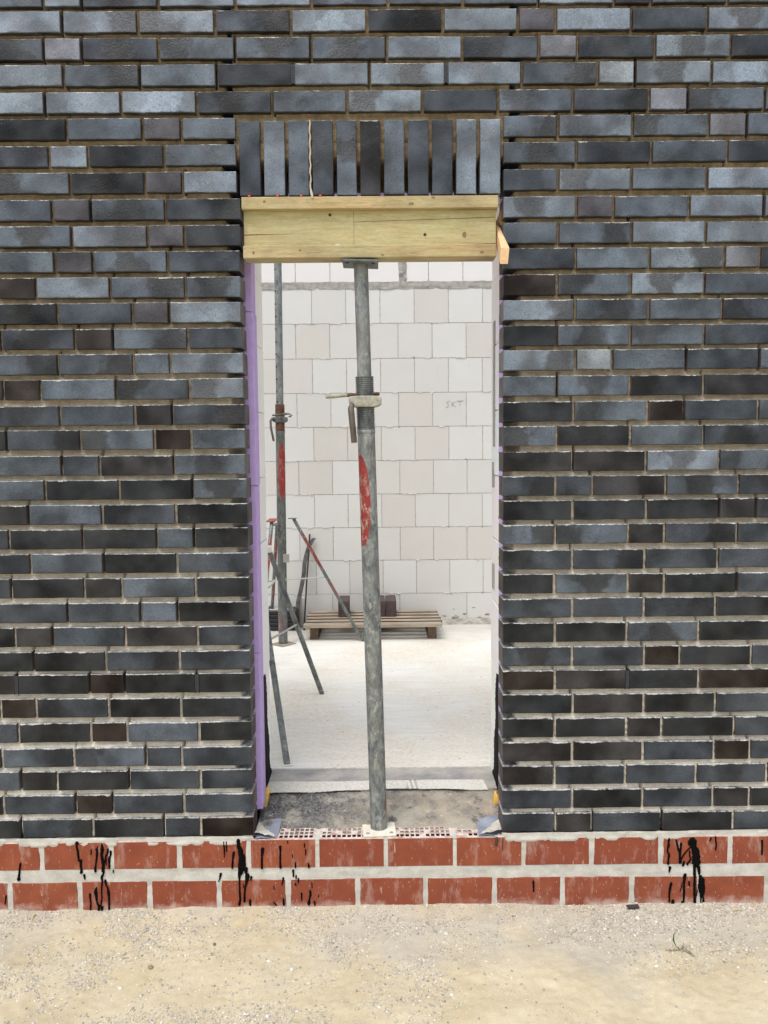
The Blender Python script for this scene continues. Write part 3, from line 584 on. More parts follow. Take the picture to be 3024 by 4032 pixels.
# ------------------------------------------------------------------ ground
def dense(a, b, st, out):
    c = list(np.arange(a, b + st / 2, st)); k = st
    x = a; L = []
    while x > -out: k *= 1.22; x -= k; L.append(x)
    x = b; k = st; Rr = []
    while x < out: k *= 1.22; x += k; Rr.append(x)
    return L[::-1] + c + Rr
def gz(X, Y):
    near = np.clip(1 - np.abs(X) / 6, 0, 1)
    h = (fbm(X * 2.2, Y * 2.2, 4, 51) - .5) * .030 + (fbm(X * 14, Y * 14, 4, 52) - .5) * .010 + (fbm(X * 60, Y * 60, 3, 53) - .5) * .0075
    wallz = np.interp(X, [-1.3, 0, 1.33], [.0, .003, -.006]) + (fbm(X * 9, X * 0, 4, 54) - .5) * .017
    t = np.clip(-Y / .10, 0, 1); z = wallz * (1 - t) + (h - .004) * t
    return np.where(Y > .02, -.06, z)
def gfn(X, Y): return X, Y, gz(X, Y)
grid_mesh('ground', dense(-1.5, 1.5, .009, 90), [y for y in dense(-.75, .03, .009, 90)], gfn, SAND, kind='structure')
# gravel: small stones bedded in the sand
def pebbles(name, n, smin, smax, dens, y0, y1, x0=-1.45, x1=1.45, cols=None):
    phi = (1 + 5 ** .5) / 2
    base = np.array([(-1, phi, 0), (1, phi, 0), (-1, -phi, 0), (1, -phi, 0), (0, -1, phi), (0, 1, phi), (0, -1, -phi), (0, 1, -phi), (phi, 0, -1), (phi, 0, 1), (-phi, 0, -1), (-phi, 0, 1)]) / 1.9
    tri = np.array([(0, 11, 5), (0, 5, 1), (0, 1, 7), (0, 7, 10), (0, 10, 11), (1, 5, 9), (5, 11, 4), (11, 10, 2), (10, 7, 6), (7, 1, 8), (3, 9, 4), (3, 4, 2), (3, 2, 6), (3, 6, 8), (3, 8, 9), (4, 9, 5), (2, 4, 11), (6, 2, 10), (8, 6, 7), (9, 8, 1)])
    X = NP.uniform(x0, x1, n * 6); Y = NP.uniform(y0, y1, n * 6); keep = NP.rand(n * 6) < dens(X, Y); X, Y = X[keep][:n], Y[keep][:n]; n = len(X)
    s = smin + (smax - smin) * NP.rand(n) ** 3.2; Z = gz(X, Y) + s * NP.uniform(-.25, .25, n)
    V = base[None] * NP.uniform(.6, 1.25, (n, 12, 1)) * (s[:, None, None] / 2) * NP.uniform(.6, 1.25, (n, 1, 3))
    a = NP.rand(n) * 6.28; c, s_ = np.cos(a)[:, None], np.sin(a)[:, None]
    V = np.stack([V[:, :, 0] * c - V[:, :, 1] * s_, V[:, :, 0] * s_ + V[:, :, 1] * c, V[:, :, 2] * .75], 2) + np.stack([X, Y, Z], 1)[:, None, :]
    F = (tri[None] + (np.arange(n) * 12)[:, None, None]).reshape(-1, 3)
    C = np.array(cols)[NP.randint(0, len(cols), n)] * NP.uniform(.8, 1.15, (n, 1)); C = np.concatenate([C, np.ones((n, 1))], 1); C = np.repeat(C, 12, 0)
    me = bpy.data.meshes.new(name); me.vertices.add(n * 12); me.vertices.foreach_set('co', V.reshape(-1).astype('f'))
    me.loops.add(F.size); me.loops.foreach_set('vertex_index', F.ravel().astype('i')); me.polygons.add(len(F)); me.polygons.foreach_set('loop_start', (np.arange(len(F)) * 3).astype('i'))
    me.update(calc_edges=True); me.attributes.new('tone', 'FLOAT_COLOR', 'POINT').data.foreach_set('color', C.ravel().astype('f'))
    me.materials.append(PEB); o = bpy.data.objects.new(name, me); COL.objects.link(o); return o
def dens1(X, Y):
    g = fbm(X * 1.9 + 5, Y * 3.2, 3, 61); band = np.clip(1 + Y / .16, 0, 1); right = np.clip((X - .55) / .5, 0, 1); left = np.clip((-X - .1) / .8, 0, 1)
    d = np.clip((g - .46) * 5, 0, 1) * .55 + band * .25 + right * np.clip(1 + Y / .42, 0, 1) * .85 + left * .22 + .05
    rr = right * np.clip(1.25 + Y / .34, 0, 1); hr = np.clip((.12 - np.abs(Y + .13 + .05 * np.sin(X * 5))) / .1, 0, 1) * np.clip((X + .1) / .5, 0, 1) * .5
    return np.clip(np.clip(d + hr, 0, 1) * np.clip((fbm(X * 9, Y * 14, 3, 62) - .32) * 3.2, .06, 1) + rr * .6 * np.clip((fbm(X * 6, Y * 9, 3, 63) - .25) * 3, 0, 1), 0, 1)
GC = [(.56, .52, .44), (.48, .45, .40), (.62, .58, .50), (.44, .41, .36), (.70, .67, .61), (.56, .48, .36), (.33, .31, .28), (.60, .52, .39), (.50, .45, .38), (.58, .54, .46)]
g1 = pebbles('gravel', 62000, .0024, .0098, dens1, -.74, -.001, cols=GC); tag(g1, 'fine pale gravel and grit scattered over the sand below the plinth', 'gravel', kind='stuff')
g2 = pebbles('gravel', 900, .008, .016, dens1, -.72, -.004, cols=GC + [(.66, .64, .60)]); tag(g2, 'larger loose pebbles lying among the fine grit along the wall', 'gravel', kind='stuff')
PEB2 = lambda c, nm: m_flat(nm, c, .85, .3)
def stone(name, label, x, y, s, col, shape=(1, 1, .7), seed=1, cat='stone', sharp=False):
    r = random.Random(seed); import bmesh
    bm = bmesh.new(); bmesh.ops.create_icosphere(bm, subdivisions=1 if sharp else 2, radius=s / 2)
    for v in bm.verts:
        k = r.uniform(.72, 1.2) if sharp else r.uniform(.92, 1.06); v.co = Vector((v.co.x * shape[0] * k, v.co.y * shape[1] * k, v.co.z * shape[2] * k))
    bmesh.ops.rotate(bm, verts=bm.verts, matrix=Matrix.Rotation(r.uniform(0, 3), 3, 'Z'))
    me = bpy.data.meshes.new(name); bm.to_mesh(me); bm.free(); me.materials.append(PEB2(col, name + '_stone'))
    if not sharp: me.polygons.foreach_set('use_smooth', [True] * len(me.polygons))
    o = bpy.data.objects.new(name, me); COL.objects.link(o); o.location = (x, y, float(gz(np.array([x]), np.array([y]))[0]) + s * shape[2] * .22); tag(o, label, cat)
stone('brown_pebble', 'smooth round tan-brown pebble on the sand at lower left', -.731, -.337, .017, (.30, .20, .12), seed=3, cat='pebble')
stone('grey_pebble', 'dark grey pebble on gritty sand below the second tar splash', -.555, -.215, .012, (.13, .13, .12), (1.3, .9, .6), seed=4, cat='pebble')
stone('white_chip', 'white stone chip on gravel right beside the dark shard', .877, -.093, .017, (.80, .78, .68), (1, .9, .5), 5, 'stone chip', True)
stone('white_chip', 'square white chip on the yellow sand below the small green weed', .857, -.345, .014, (.80, .78, .68), (1, 1, .5), 6, 'stone chip', True)
stone('white_stone', 'bright white stone on sand left of centre, nearest picture bottom', -.285, -.364, .018, (.75, .74, .73), (1, .8, .7), 7, 'stone', True)
stone('pale_stone', 'pale rounded pebble on sand at bottom left', -.80, -.43, .019, (.60, .57, .48), (1.2, .8, .5), 8, 'stone')
sh = MB(); sh.prism([(.858, .004), (.900, .006), (.876, -.010)], -.042, -.020).build('brick_shard', m_flat('shard', (.045, .035, .04), .7)); 
so = bpy.data.objects['brick_shard']; tag(so, 'dark triangular brick shard on gravel against foot of the red bricks', 'brick shard')
STRAW = m_flat('straw', (.62, .50, .26), .8)
for i, (a, b, lab) in enumerate((((1.318, -.006, .012), (1.305, -.044, .002), 'yellow straw stalk leaning on the red bricks at right edge'), ((1.215, -.066, .004), (1.255, -.058, .005), 'flat yellow splinter lying on gravel at right'),
                                 ((1.05, -.283, .004), (1.085, -.285, .005), 'short pale straw piece on the sand right of the weed'), ((-1.222, -.035, .016), (-1.216, -.066, .002), 'thin pale straw standing in the gravel at far left'))):
    za, zb = [float(gz(np.array([p[0]]), np.array([p[1]]))[0]) + p[2] for p in (a, b)]
    o = MB().tube([(a[0], a[1], za), ((a[0] + b[0]) / 2, (a[1] + b[1]) / 2, (za + zb) / 2 + .001), (b[0], b[1], zb)], .0016, 6).build('straw', STRAW); tag(o, lab, 'straw')
# small weed
wd = empty('weed', (.959, -.272, float(gz(np.array([.959]), np.array([-.272]))[0])), 'small green weed with two narrow leaves growing in the sand', 'plant')
LEAF = m_flat('leaf_green', (.045, .10, .04), .55); LEAF2 = m_flat('pale_leaf', (.22, .26, .12), .7)
def leaf(pts, w, mat):
    mb = MB(); n = len(pts); rows = []
    for i, p in enumerate(pts):
        k = math.sin(math.pi * (i + .35) / (n - .3)) * w / 2; d = Vector(pts[min(i + 1, n - 1)]) - Vector(pts[max(i - 1, 0)]); sd = d.cross(Vector((0, .6, 1))).normalized(); p = Vector(p)
        rows.append([p - sd * k, p + Vector((0, 0, -.0012)), p + sd * k, p + Vector((0, 0, .0008))])
    V = [q for r_ in rows for q in r_]; F = [(i * 4 + k, i * 4 + (k + 1) % 4, (i + 1) * 4 + (k + 1) % 4, (i + 1) * 4 + k) for i in range(n - 1) for k in range(4)]
    mb.add(V, F, True).build('leaf', mat, wd)
wx, wy, wz = wd.location
leaf([(wx, wy, wz + .004), (wx - .010, wy + .006, wz + .010), (wx - .018, wy + .012, wz + .028), (wx - .016, wy + .014, wz + .046), (wx - .010, wy + .012, wz + .058)], .0055, LEAF)
leaf([(wx + .002, wy, wz + .006), (wx + .012, wy - .006, wz + .010), (wx + .024, wy - .018, wz + .008), (wx + .034, wy - .034, wz + .003)], .010, LEAF)
leaf([(wx, wy, wz + .003), (wx - .02, wy - .002, wz + .004), (wx - .045, wy - .004, wz + .003)], .007, LEAF2)
leaf([(wx + .006, wy + .006, wz + .003), (wx + .016, wy + .014, wz + .012), (wx + .020, wy + .018, wz + .022)], .007, LEAF2)
MB().tube([(wx + .002, wy, wz - .004), (wx, wy, wz + .003), (wx - .006, wy + .004, wz + .009)], .0016, 6).build('stem', LEAF, wd)

# ------------------------------------------------------------------ insulation, inner leaf
PUR = m_simple('violet_foam', (.49, .36, .72), (.56, .43, .79), 30, .85, bump=.15)
ins = empty('insulation_layer', (0, .12, .27), 'violet foam insulation boards between the dark brick and the white block jambs', 'insulation')
zb = [.272, .885, 1.49, 2.10, 2.72, 3.30]
for sx in (-1, 1):
    xe = -.4365 if sx < 0 else .4405
    for a, b in zip(zb, zb[1:]):
        e = xe + R.uniform(-.002, .002); xs = sorted((e, sx * 1.68)); MB().box(xs[0], xs[1], .127, .213, a + (.03 if a < .3 and sx < 0 else 0), b - .0016).build('board', PUR, ins, bevel=.002, seg=1)
        xs = sorted((sx * 1.683, sx * 2.93)); MB().box(xs[0], xs[1], .127, .213, a, b - .0016).build('board', PUR, ins)
MB().box(-.434, .429, .127, .213, 2.50, 3.298).build('board', PUR, ins)
SEAM = m_flat('orange_foam', (.62, .36, .12), .8)
def blob(name, parent, mat, x, y, z, s, shape=(1, 1, 1), seed=0, amp=.25):
    import bmesh
    r = random.Random(seed); bm = bmesh.new(); bmesh.ops.create_icosphere(bm, subdivisions=2, radius=1)
    for v in bm.verts: k = 1 + r.uniform(-amp, amp); v.co = Vector((v.co.x * s * shape[0] * k, v.co.y * s * shape[1] * k, v.co.z * s * shape[2] * k))
    me = bpy.data.meshes.new(name); bm.to_mesh(me); bm.free(); me.materials.append(mat); me.polygons.foreach_set('use_smooth', [True] * len(me.polygons))
    o = bpy.data.objects.new(name, me); COL.objects.link(o); org = Vector((0, 0, 0))
    if parent: o.parent = parent; org = wloc(parent)
    o.location = Vector((x, y, z)) - org; return o
for i, (x, z) in enumerate(((-.445, 1.475), (-.448, 1.435), (-.449, 1.33), (.443, 1.36), (.443, 1.21), (.443, 1.03), (.443, 1.60))): blob('foam_seam', ins, SEAM, x, .216, z, .006, (.8, .8, 1.6), i)

WB = (.74, .72, .68)
def block_mb(x0, x1, y0, y1, z0, z1): return MB().box(x0, x1, y0, y1, z0, z1)
def edge_mesh(o, faces='y'):
    """stores each vertex's distance to the block edge: face split once so the border can be worn"""
    return o
def block_obj(x0, x1, y0, y1, z0, z1, parent, col, face='-y', name='block'):
    """a block whose visible face has an inset border ring carrying the edge distance in tl.x"""
    i = .012; mb = MB()
    mb.box(x0, x1, y0, y1, z0, z1)
    mb.f.pop(2); mb.sm.pop(2)      # front (-y) face rebuilt
    V = [(x0, y0, z0), (x1, y0, z0), (x1, y0, z1), (x0, y0, z1), (x0 + i, y0, z0 + i), (x1 - i, y0, z0 + i), (x1 - i, y0, z1 - i), (x0 + i, y0, z1 - i)]
    mb.tl = [(.0, 0, 0)] * 8
    mb.add(V, [(0, 1, 5, 4), (1, 2, 6, 5), (2, 3, 7, 6), (3, 0, 4, 7), (4, 5, 6, 7)], tl=[(0, 0, 0)] * 4 + [(i, 0, 0)] * 4)
    o = mb.build(name, BLOCK, parent, bevel=0); o.color = (*col, 1); return o
leafw = empty('inner_wall', (0, .217, .29), 'white aerated block inner wall whose cut ends line both sides of the doorway', 'block wall')
zz = [.255, .51, .76, 1.01, 1.26, 1.51, 1.76, 2.01, 2.26, 2.51]
for sx, xe in ((-1, -.4515), (1, .4515)):
    for k, (a, b) in enumerate(zip(zz, zz[1:])):
        e = xe + sx * R.uniform(-.0015, .002); L = .375 if k % 2 else .60; xs = sorted((e, xe + sx * L)); c = tuple(v * R.uniform(.97, 1.05) for v in (.90, .89, .875))
        o = MB().box(xs[0], xs[1], .217, .5, a, b - .0025).build('block', BLOCK, leafw, bevel=.003, seg=1); o.color = (*c, 1)
        q = sorted((xe + sx * (L + .003), sx * 2.93)); o = MB().box(q[0], q[1], .217, .5, a, b - .0025).build('block', BLOCK, leafw); o.color = (*WB, 1)
o = MB().box(-2.93, 2.93, .217, .5, 2.512, 3.05).build('lintel_course', BLOCK, leafw); o.color = (*WB, 1)
# groove and patches in the right jamb, bitumen coat at the foot of both
GRV = m_flat('grey_filler', (.40, .38, .36), .9)
MB().box(.4462, .4519, .39, .425, 1.62, 2.10).build('grey_filler', GRV, leafw, bevel=.002)
MB().box(.4462, .4519, .41, .445, 1.06, 1.16).build('grey_filler', GRV, leafw, bevel=.002)
MB().box(.4462, .4519, .42, .450, 1.46, 1.56).build('grey_filler', GRV, leafw, bevel=.002)
def bitumen(sx, xe):
    n = 60; zs = np.linspace(.285, .765, n); r = random.Random(5 + sx); mb = MB(); rows = []
    for i, z in enumerate(zs):
        t = 1 - i / (n - 1); w = ((.16 + .10 * t ** 1.6) * (1 if sx < 0 else .85) + .010 * math.sin(z * 31) + r.uniform(-.006, .006)) * (1 if i < n - 3 else (n - 1 - i) / 4 + .15)
        if t > .93: w += .03
        x = xe; rows.append([(x, .2145, z), (x - sx * .003, .2165, z), (x - sx * .0035, .217 + w * .5, z), (x - sx * .0028, .217 + w * .95, z), (x + sx * .002, .217 + w, z)])
    V = [p for q in rows for p in q]; F = [(i * 5 + k, i * 5 + k + 1, (i + 1) * 5 + k + 1, (i + 1) * 5 + k) for i in range(n - 1) for k in range(4)]
    mb.add(V, F, True).build('bitumen_coat', TARM, leafw)
bitumen(-1, -.4515); bitumen(1, .4515)
FOAM = m_flat('yellow_foam', (.72, .46, .10), .85)
fo = MB(); fo.prism([(-.4515, .262), (-.436, .266), (-.421, .335), (-.434, .348), (-.445, .325)], .20, .235).build('foam_chunk', FOAM, bevel=.004); tag(bpy.data.objects['foam_chunk'], 'yellow foam sliver wedged at foot of the left jamb', 'foam')
fb = blob('foam_chunk', None, FOAM, .431, .21, .283, .016, (.8, .9, 2.6), 8, .35); tag(fb, 'ragged yellow foam lump at foot of the right jamb', 'foam')

# ------------------------------------------------------------------ threshold and floor
def m_thresh():
    t = NT('cement_threshold'); p = t.pos(); S = t.sep(p); n = t.noise(p, 14, 5, .7); n2 = t.noise(p, 110, 4, .75); n3 = t.noise(p, 400, 2)
    g = t.ramp(t.math('ADD', t.math('MULTIPLY', S[0], 1.), t.math('ADD', t.math('MULTIPLY', S[1], -.9), t.math('MULTIPLY', n, .6))), -.15, .32)
    a = t.mix(t.ramp(n2, .38, .6), (.045, .048, .056), (.22, .215, .205)); b = t.mix(t.ramp(n, .35, .6), (.22, .21, .19), (.42, .365, .28))
    col = t.mix(g, a, b); col = t.mix(1., col, t.ramp(n3, .3, .7, .8, 1.15), 'MULTIPLY')
    bl = t.ramp(t.noise(t.vmath('ADD', p, (5., 1., 0.)), 7, 5, .7), .50, .60, 0., .75); col = t.mix(bl, col, (.40, .375, .31)); dkk = t.ramp(t.noise(t.vmath('ADD', p, (1., 9., 0.)), 16, 5, .7), .56, .64, 0., .7); col = t.mix(dkk, col, (.055, .058, .066)); wh = t.ramp(t.noise(t.vmath('ADD', p, (3., 3., 0.)), 40, 4, .7), .62, .66, 0., .8); col = t.mix(wh, col, (.50, .48, .42))
    t.set(Base_Color=col, Roughness=.95, Specular_IOR_Level=.2); t.bump(t.math('ADD', n2, n), .9, .006); return t.m
TH = m_thresh()
def thf(X, Y):
    fr = .082 + (fbm(X * 13, X * 0, 4, 71) - .5) * .05; rough = np.interp(X, [-.45, -.1, .2, .45], [1, .75, .35, .7])
    z = .252 + .042 * np.clip((Y - .08) / .2, 0, 1) + (fbm(X * 18, Y * 18, 4, 72) - .5) * .022 * rough + (fbm(X * 70, Y * 70, 3, 73) - .5) * .008 * rough
    z = np.minimum(z, .300 + (fbm(X * 40, Y * 40, 2, 74) - .5) * .004)
    z = np.where(Y < fr, .2440, z); z = np.where(Y > .29, np.minimum(z, .2975), z)
    return X, Y, z
grid_mesh('threshold', span(-.4515, .4515, .006), span(.035, .40, .006), thf, TH, kind='structure')
MB().box(-.4515, .4515, .13, .40, .05, .235).build('threshold_core', TH)['kind'] = 'structure'
SCR = NT('screed_floor'); p = SCR.pos(); n = SCR.noise(p, 6, 5, .6, (1, 5, 1)); n2 = SCR.noise(p, 60, 4, .7, (1, 3.5, 1)); n3 = SCR.noise(p, 2, 3)
col = SCR.mix(SCR.ramp(n, .33, .67), (.70, .695, .645), (.79, .785, .745)); col = SCR.mix(SCR.ramp(n2, .57, .66, 0., .6), col, (.52, .48, .41)); col = SCR.mix(SCR.math('MULTIPLY', SCR.ramp(n3, .40, .60, 0., .85), SCR.ramp(n2, .42, .6)), col, (.61, .53, .40))
vo = SCR.math('MULTIPLY', SCR.ramp(SCR.voro(p, 15), .10, .07), SCR.ramp(SCR.noise(p, 5, 2), .47, .53)); col = SCR.mix(SCR.math('MULTIPLY', vo, .75), col, (.24, .22, .20))
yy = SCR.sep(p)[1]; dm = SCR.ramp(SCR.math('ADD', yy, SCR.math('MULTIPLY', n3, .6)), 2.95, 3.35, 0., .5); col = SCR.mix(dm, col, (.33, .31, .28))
col = SCR.mix(1., col, SCR.ramp(SCR.noise(p, 180, 3, .7, (1, 3, 1)), .3, .7, .90, 1.05), 'MULTIPLY'); SCR.set(Base_Color=col, Roughness=.8, Specular_IOR_Level=.3); SCR.bump(SCR.math('ADD', n, n2), .4, .003)
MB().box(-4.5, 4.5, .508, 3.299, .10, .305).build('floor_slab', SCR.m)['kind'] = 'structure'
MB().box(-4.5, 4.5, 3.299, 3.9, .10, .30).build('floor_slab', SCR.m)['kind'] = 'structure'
DPC = m_simple('grey_membrane', (.24, .24, .25), (.47, .44, .39), 9, .8, bump=.4)
def dpf(X, Y): return X, Y, .3005 + (fbm(X * 9, Y * 9, 3, 81) - .5) * .003 - np.where(Y < .345, .004, 0)
o = grid_mesh('damp_proof_sheet', span(-.4508, .4508, .01), span(.30, .512, .01), dpf, DPC); tag(o, 'grey damp-proof sheet lying across the inner doorway before the white floor', 'membrane')
fs = empty('reinforcing_mesh', (0, .33, .30), 'white ribbed fabric mesh strip laid across the threshold', 'mesh strip')
MESHM = m_flat('white_rib', (.80, .785, .72), .8)
rb = MB()
def rib_y(x): return .282 + .012 * math.sin(x * 7 + 1) + .004 * math.sin(x * 31), .374 + .003 * math.sin(x * 9)
x = -.447
while x < .405:
    if not (-.02 < x - .12 < .02 and R.random() < .3):
        a, b = rib_y(x); a += R.uniform(-.003, .003); l = .010 * (1 if x < .0 else -.3); rb.box(x - .0013, x + .0013, a, b, .3025, .3042, rot=rz(.10 * (-1 if x < .1 else .8)))
    x += .0046
rb.build('rib', MESHM, fs)['kind'] = 'stuff'
BK = m_flat('fabric_back', (.46, .45, .41), .9)
grid_mesh('fabric', span(-.449, .407, .01), [0, .5, 1], lambda X, Y: (X, np.where(Y < .3, .286 + .012 * np.sin(X * 7 + 1), np.where(Y < .7, .33, .372)), X * 0 + .3024), BK, fs)
# blue grey foil flaps at both jamb feet
FOIL = m_simple('blue_grey_foil', (.13, .15, .20), (.33, .36, .42), 9, .45, bump=.3, spec=.5)
MUD = m_simple('dried_mortar', (.44, .41, .35), (.62, .59, .52), 25, .95, bump=.7, bd=.004)
def flap(xa, xb, lab, sx):
    n = 14; V = []
    for j in range(n + 1):
        for i in range(n + 1):
            u, v = i / n, j / n; x = xa + (xb - xa) * u; V.append((x + .006 * v, .004 + .118 * v, .249 + .016 * v ** 2 + .004 * math.sin(u * 5 + v * 4)))
    V2 = [(a, b, c - .0015) for a, b, c in V]; N = (n + 1) ** 2; F = [(j * (n + 1) + i, j * (n + 1) + i + 1, (j + 1) * (n + 1) + i + 1, (j + 1) * (n + 1) + i) for j in range(n) for i in range(n)]
    if sx < 0: F = [f for f in F if not (f[0] % (n + 1) > n - 1 - .5 * (f[0] // (n + 1)) * .3 and f[0] // (n + 1) < 0)]
    o = MB().add(V, F, True).build('foil_flap', FOIL); tag(o, lab, 'foil')
    # mortar dab over its wall side
    pr = [(xa if sx < 0 else xb, .012), (xa + (xb - xa) * (.95 if sx < 0 else .05), .006), (xa + (xb - xa) * .5, .055), (xa if sx < 0 else xb, .10)]
    k = 12
    import bmesh
    bm = bmesh.new(); r = random.Random(3)
    vs_ = [bm.verts.new((a + r.uniform(-.002, .002), b, .2545 + (.012 if i in (0, 3) else .0))) for i, (a, b) in enumerate(pr)]; bm.faces.new(vs_)
    bmesh.ops.subdivide_edges(bm, edges=bm.edges, cuts=5, use_grid_fill=True)
    for v in bm.verts: v.co.z += r.uniform(0, .004); v.co.x += r.uniform(-.002, .002); v.co.y += r.uniform(-.002, .002)
    bmesh.ops.recalc_face_normals(bm, faces=bm.faces)
    me = bpy.data.meshes.new('mortar_dab'); bm.to_mesh(me); bm.free(); me.materials.append(MUD)
    q = bpy.data.objects.new('mortar_dab', me); COL.objects.link(q); q.parent = o
flap(-.449, -.372, 'blue-grey foil flap with mortar dab on the sill at the left jamb', -1)
flap(.340, .424, 'blue-grey foil flap with mortar dab on the sill at the right jamb', 1)

# ------------------------------------------------------------------ far block wall
bw = empty('block_wall', (0, 3.3, .305), 'pale square-block wall across the far side of the roofless room', 'block wall')
BEDS = [.305, .532, .782, 1.027, 1.273, 1.520, 1.766, 2.013, 2.261, 2.512, 2.763]
OFF = [.648, .026, -.093, .020, -.092, .022, -.097, .020, -.098, .021]
tint = lambda: R.choice([(.628, .63, .612)] * 4 + [(.60, .598, .575)] * 3 + [(.60, .588, .558), (.585, .57, .535)])
for k, (a, b) in enumerate(zip(BEDS, BEDS[1:])):
    g = .0016; step = .2475 if k else .5; x = OFF[k]
    while x > -1.3: x -= step
    first = x
    while x < 1.3:
        c = tint()
        if k == 8 and abs(x - .270) < .03: c = (.58, .55, .515)
        block_obj(x + g, x + step - g, 3.300 + R.uniform(0, .0012), 3.5, a + (.0 if k == 0 else g), b - g, bw, c); x += step
    for q in ((-4.5, first - .003), (x + .003, 4.5)): o = MB().box(q[0], q[1], 3.3, 3.5, a + g, b - g).build('outer_block', BLOCK, bw); o.color = (*WB, 1)
JM = m_flat('thin_joint', (.30, .29, .27), .95)
MB().box(-4.5, 4.5, 3.304, 3.49, .305, 2.76).build('joint_mortar', JM, bw)
GM = m_simple('grey_levelling_mortar', (.34, .325, .295), (.52, .50, .465), 25, .95, bump=.9, bd=.01)
def bandf(X, Z):
    return X, 3.2975 + (fbm(X * 14, Z * 40, 4, 91) - .5) * .014, Z + (fbm(X * 25, X * 0, 3, 92) - .5) * .008
grid_mesh('levelling_mortar', list(np.linspace(-4.5, -1, 20)) + span(-.98, .98, .012) + list(np.linspace(1, 4.5, 20)), span(2.755, 2.808, .006), bandf, GM, bw)
tops = [-1.087, -.838, -.588, -.338, -.089, .162]; tops2 = [.214, .373, .622, .872, 1.122]
for L in (tops, tops2):
    for a, b in zip(L, L[1:]): block_obj(a + .0015, b - .0015, 3.301, 3.5, 2.803, 3.05, bw, tuple(v for v in (.71, .70, .685)))
for q in ((-4.5, -1.09), (1.125, 4.5)): o = MB().box(q[0], q[1], 3.301, 3.5, 2.803, 3.05).build('outer_block', BLOCK, bw); o.color = (*WB, 1)
grid_mesh('vertical_mortar', span(.158, .218, .006), span(2.80, 3.05, .008), lambda X, Z: (X + (fbm(Z * 30, Z * 0, 3, 95) - .5) * .012, 3.303 + (fbm(X * 40, Z * 30, 3, 96) - .5) * .03, Z), GM, bw)
GLU = m_flat('white_glue', (.66, .65, .62), .9); gb = MB()
for k, bz in enumerate(BEDS[1:-1]):
    for q in range(16):
        if R.random() < .6:
            x = R.uniform(-.9, .85); w = R.uniform(.004, .028); h = R.uniform(.0015, .005)
            gb.prism([(x - w, bz + R.uniform(-.001, .002)), (x - w * .5, bz - h), (x, bz - h * R.uniform(.3, 1.6)), (x + w * .6, bz - h), (x + w, bz + .001), (x + w * .3, bz + h * .6), (x - w * .4, bz + h * .8)], 3.2965, 3.302)
gb.build('glue_squeeze', GLU, bw)['kind'] = 'stuff'
CHP = m_flat('chip_shadow', (.30, .28, .25), .95); cb = MB()
for q in range(34):
    x = R.choice(OFF[1:]) + .2475 * R.randint(-3, 3) * 1.0 + R.uniform(-.006, .006); z = R.choice(BEDS[1:-1]) + R.uniform(-.006, .006); w = R.uniform(.003, .011); h = R.uniform(.002, .006)
    cb.prism([(x + w * math.cos(a) * R.uniform(.5, 1.2), z + h * math.sin(a) * R.uniform(.5, 1.2)) for a in np.linspace(0, 5.6, 8)], 3.2992, 3.302)
cb.build('chip', CHP, bw)['kind'] = 'stuff'
for x, z0_, z1_, w in ((.43, 2.13, 2.20, .0035), (.665, 2.19, 2.25, .005), (.39, 2.00, 2.02, .02)):
    MB().prism([(x - w * .3, z1_), (x + w, z1_), (x + w * .5, (z0_ + z1_) / 2), (x + w * .2, z0_), (x - w * .2, (z0_ + z1_) / 2 - .01)], 3.2985, 3.302).build('glue_run', GLU, bw)
# dirty kerb of mortar where wall meets floor, right of the pallet
KB = m_simple('dirty_kerb', (.23, .22, .19), (.48, .46, .41), 18, .95, bump=.8, bd=.006)
grid_mesh('mortar_kerb', span(-1.2, 1.2, .012), [0, .25, .5, .75, 1], lambda X, Y: (X, 3.298 - Y * (.05 + .02 * (fbm(X * 12, X * 0, 3, 97))), .3055 + (1 - Y) ** 1.5 * (.030 + .02 * (fbm(X * 9, X * 0, 3, 98) - .5))), KB, bw)
ST = m_flat('grime', (.34, .32, .26), .95)
for i, (x, z, w, h) in enumerate(((.48, .36, .03, .012), (.56, .35, .05, .03), (.63, .375, .035, .016), (.74, .345, .03, .014), (.80, .37, .03, .02), (.55, .41, .015, .006), (.70, .42, .02, .008))):
    blob('grime_patch', bw, ST, x, 3.2995, z, 1, (w / 2, .0016, h / 2), 60 + i, .5)
# pencil lettering SKT
PEN = m_flat('pencil', (.32, .31, .31), .7)
def stroke(pts): MB().tube([(a, 3.2993, b) for a, b in pts], .0013, 5).build('pencil_stroke', PEN, bw)
X0, Z0, K = .492, 1.902, 1.0
stroke([(.527, 1.943), (.518, 1.948), (.505, 1.942), (.502, 1.934), (.512, 1.927), (.516, 1.917), (.508, 1.905), (.494, 1.901)])
stroke([(.541, 1.943), (.539, 1.910)]); stroke([(.566, 1.944), (.540, 1.926), (.567, 1.906)])
stroke([(.574, 1.9475), (.625, 1.949)]); stroke([(.600, 1.948), (.598, 1.912)])

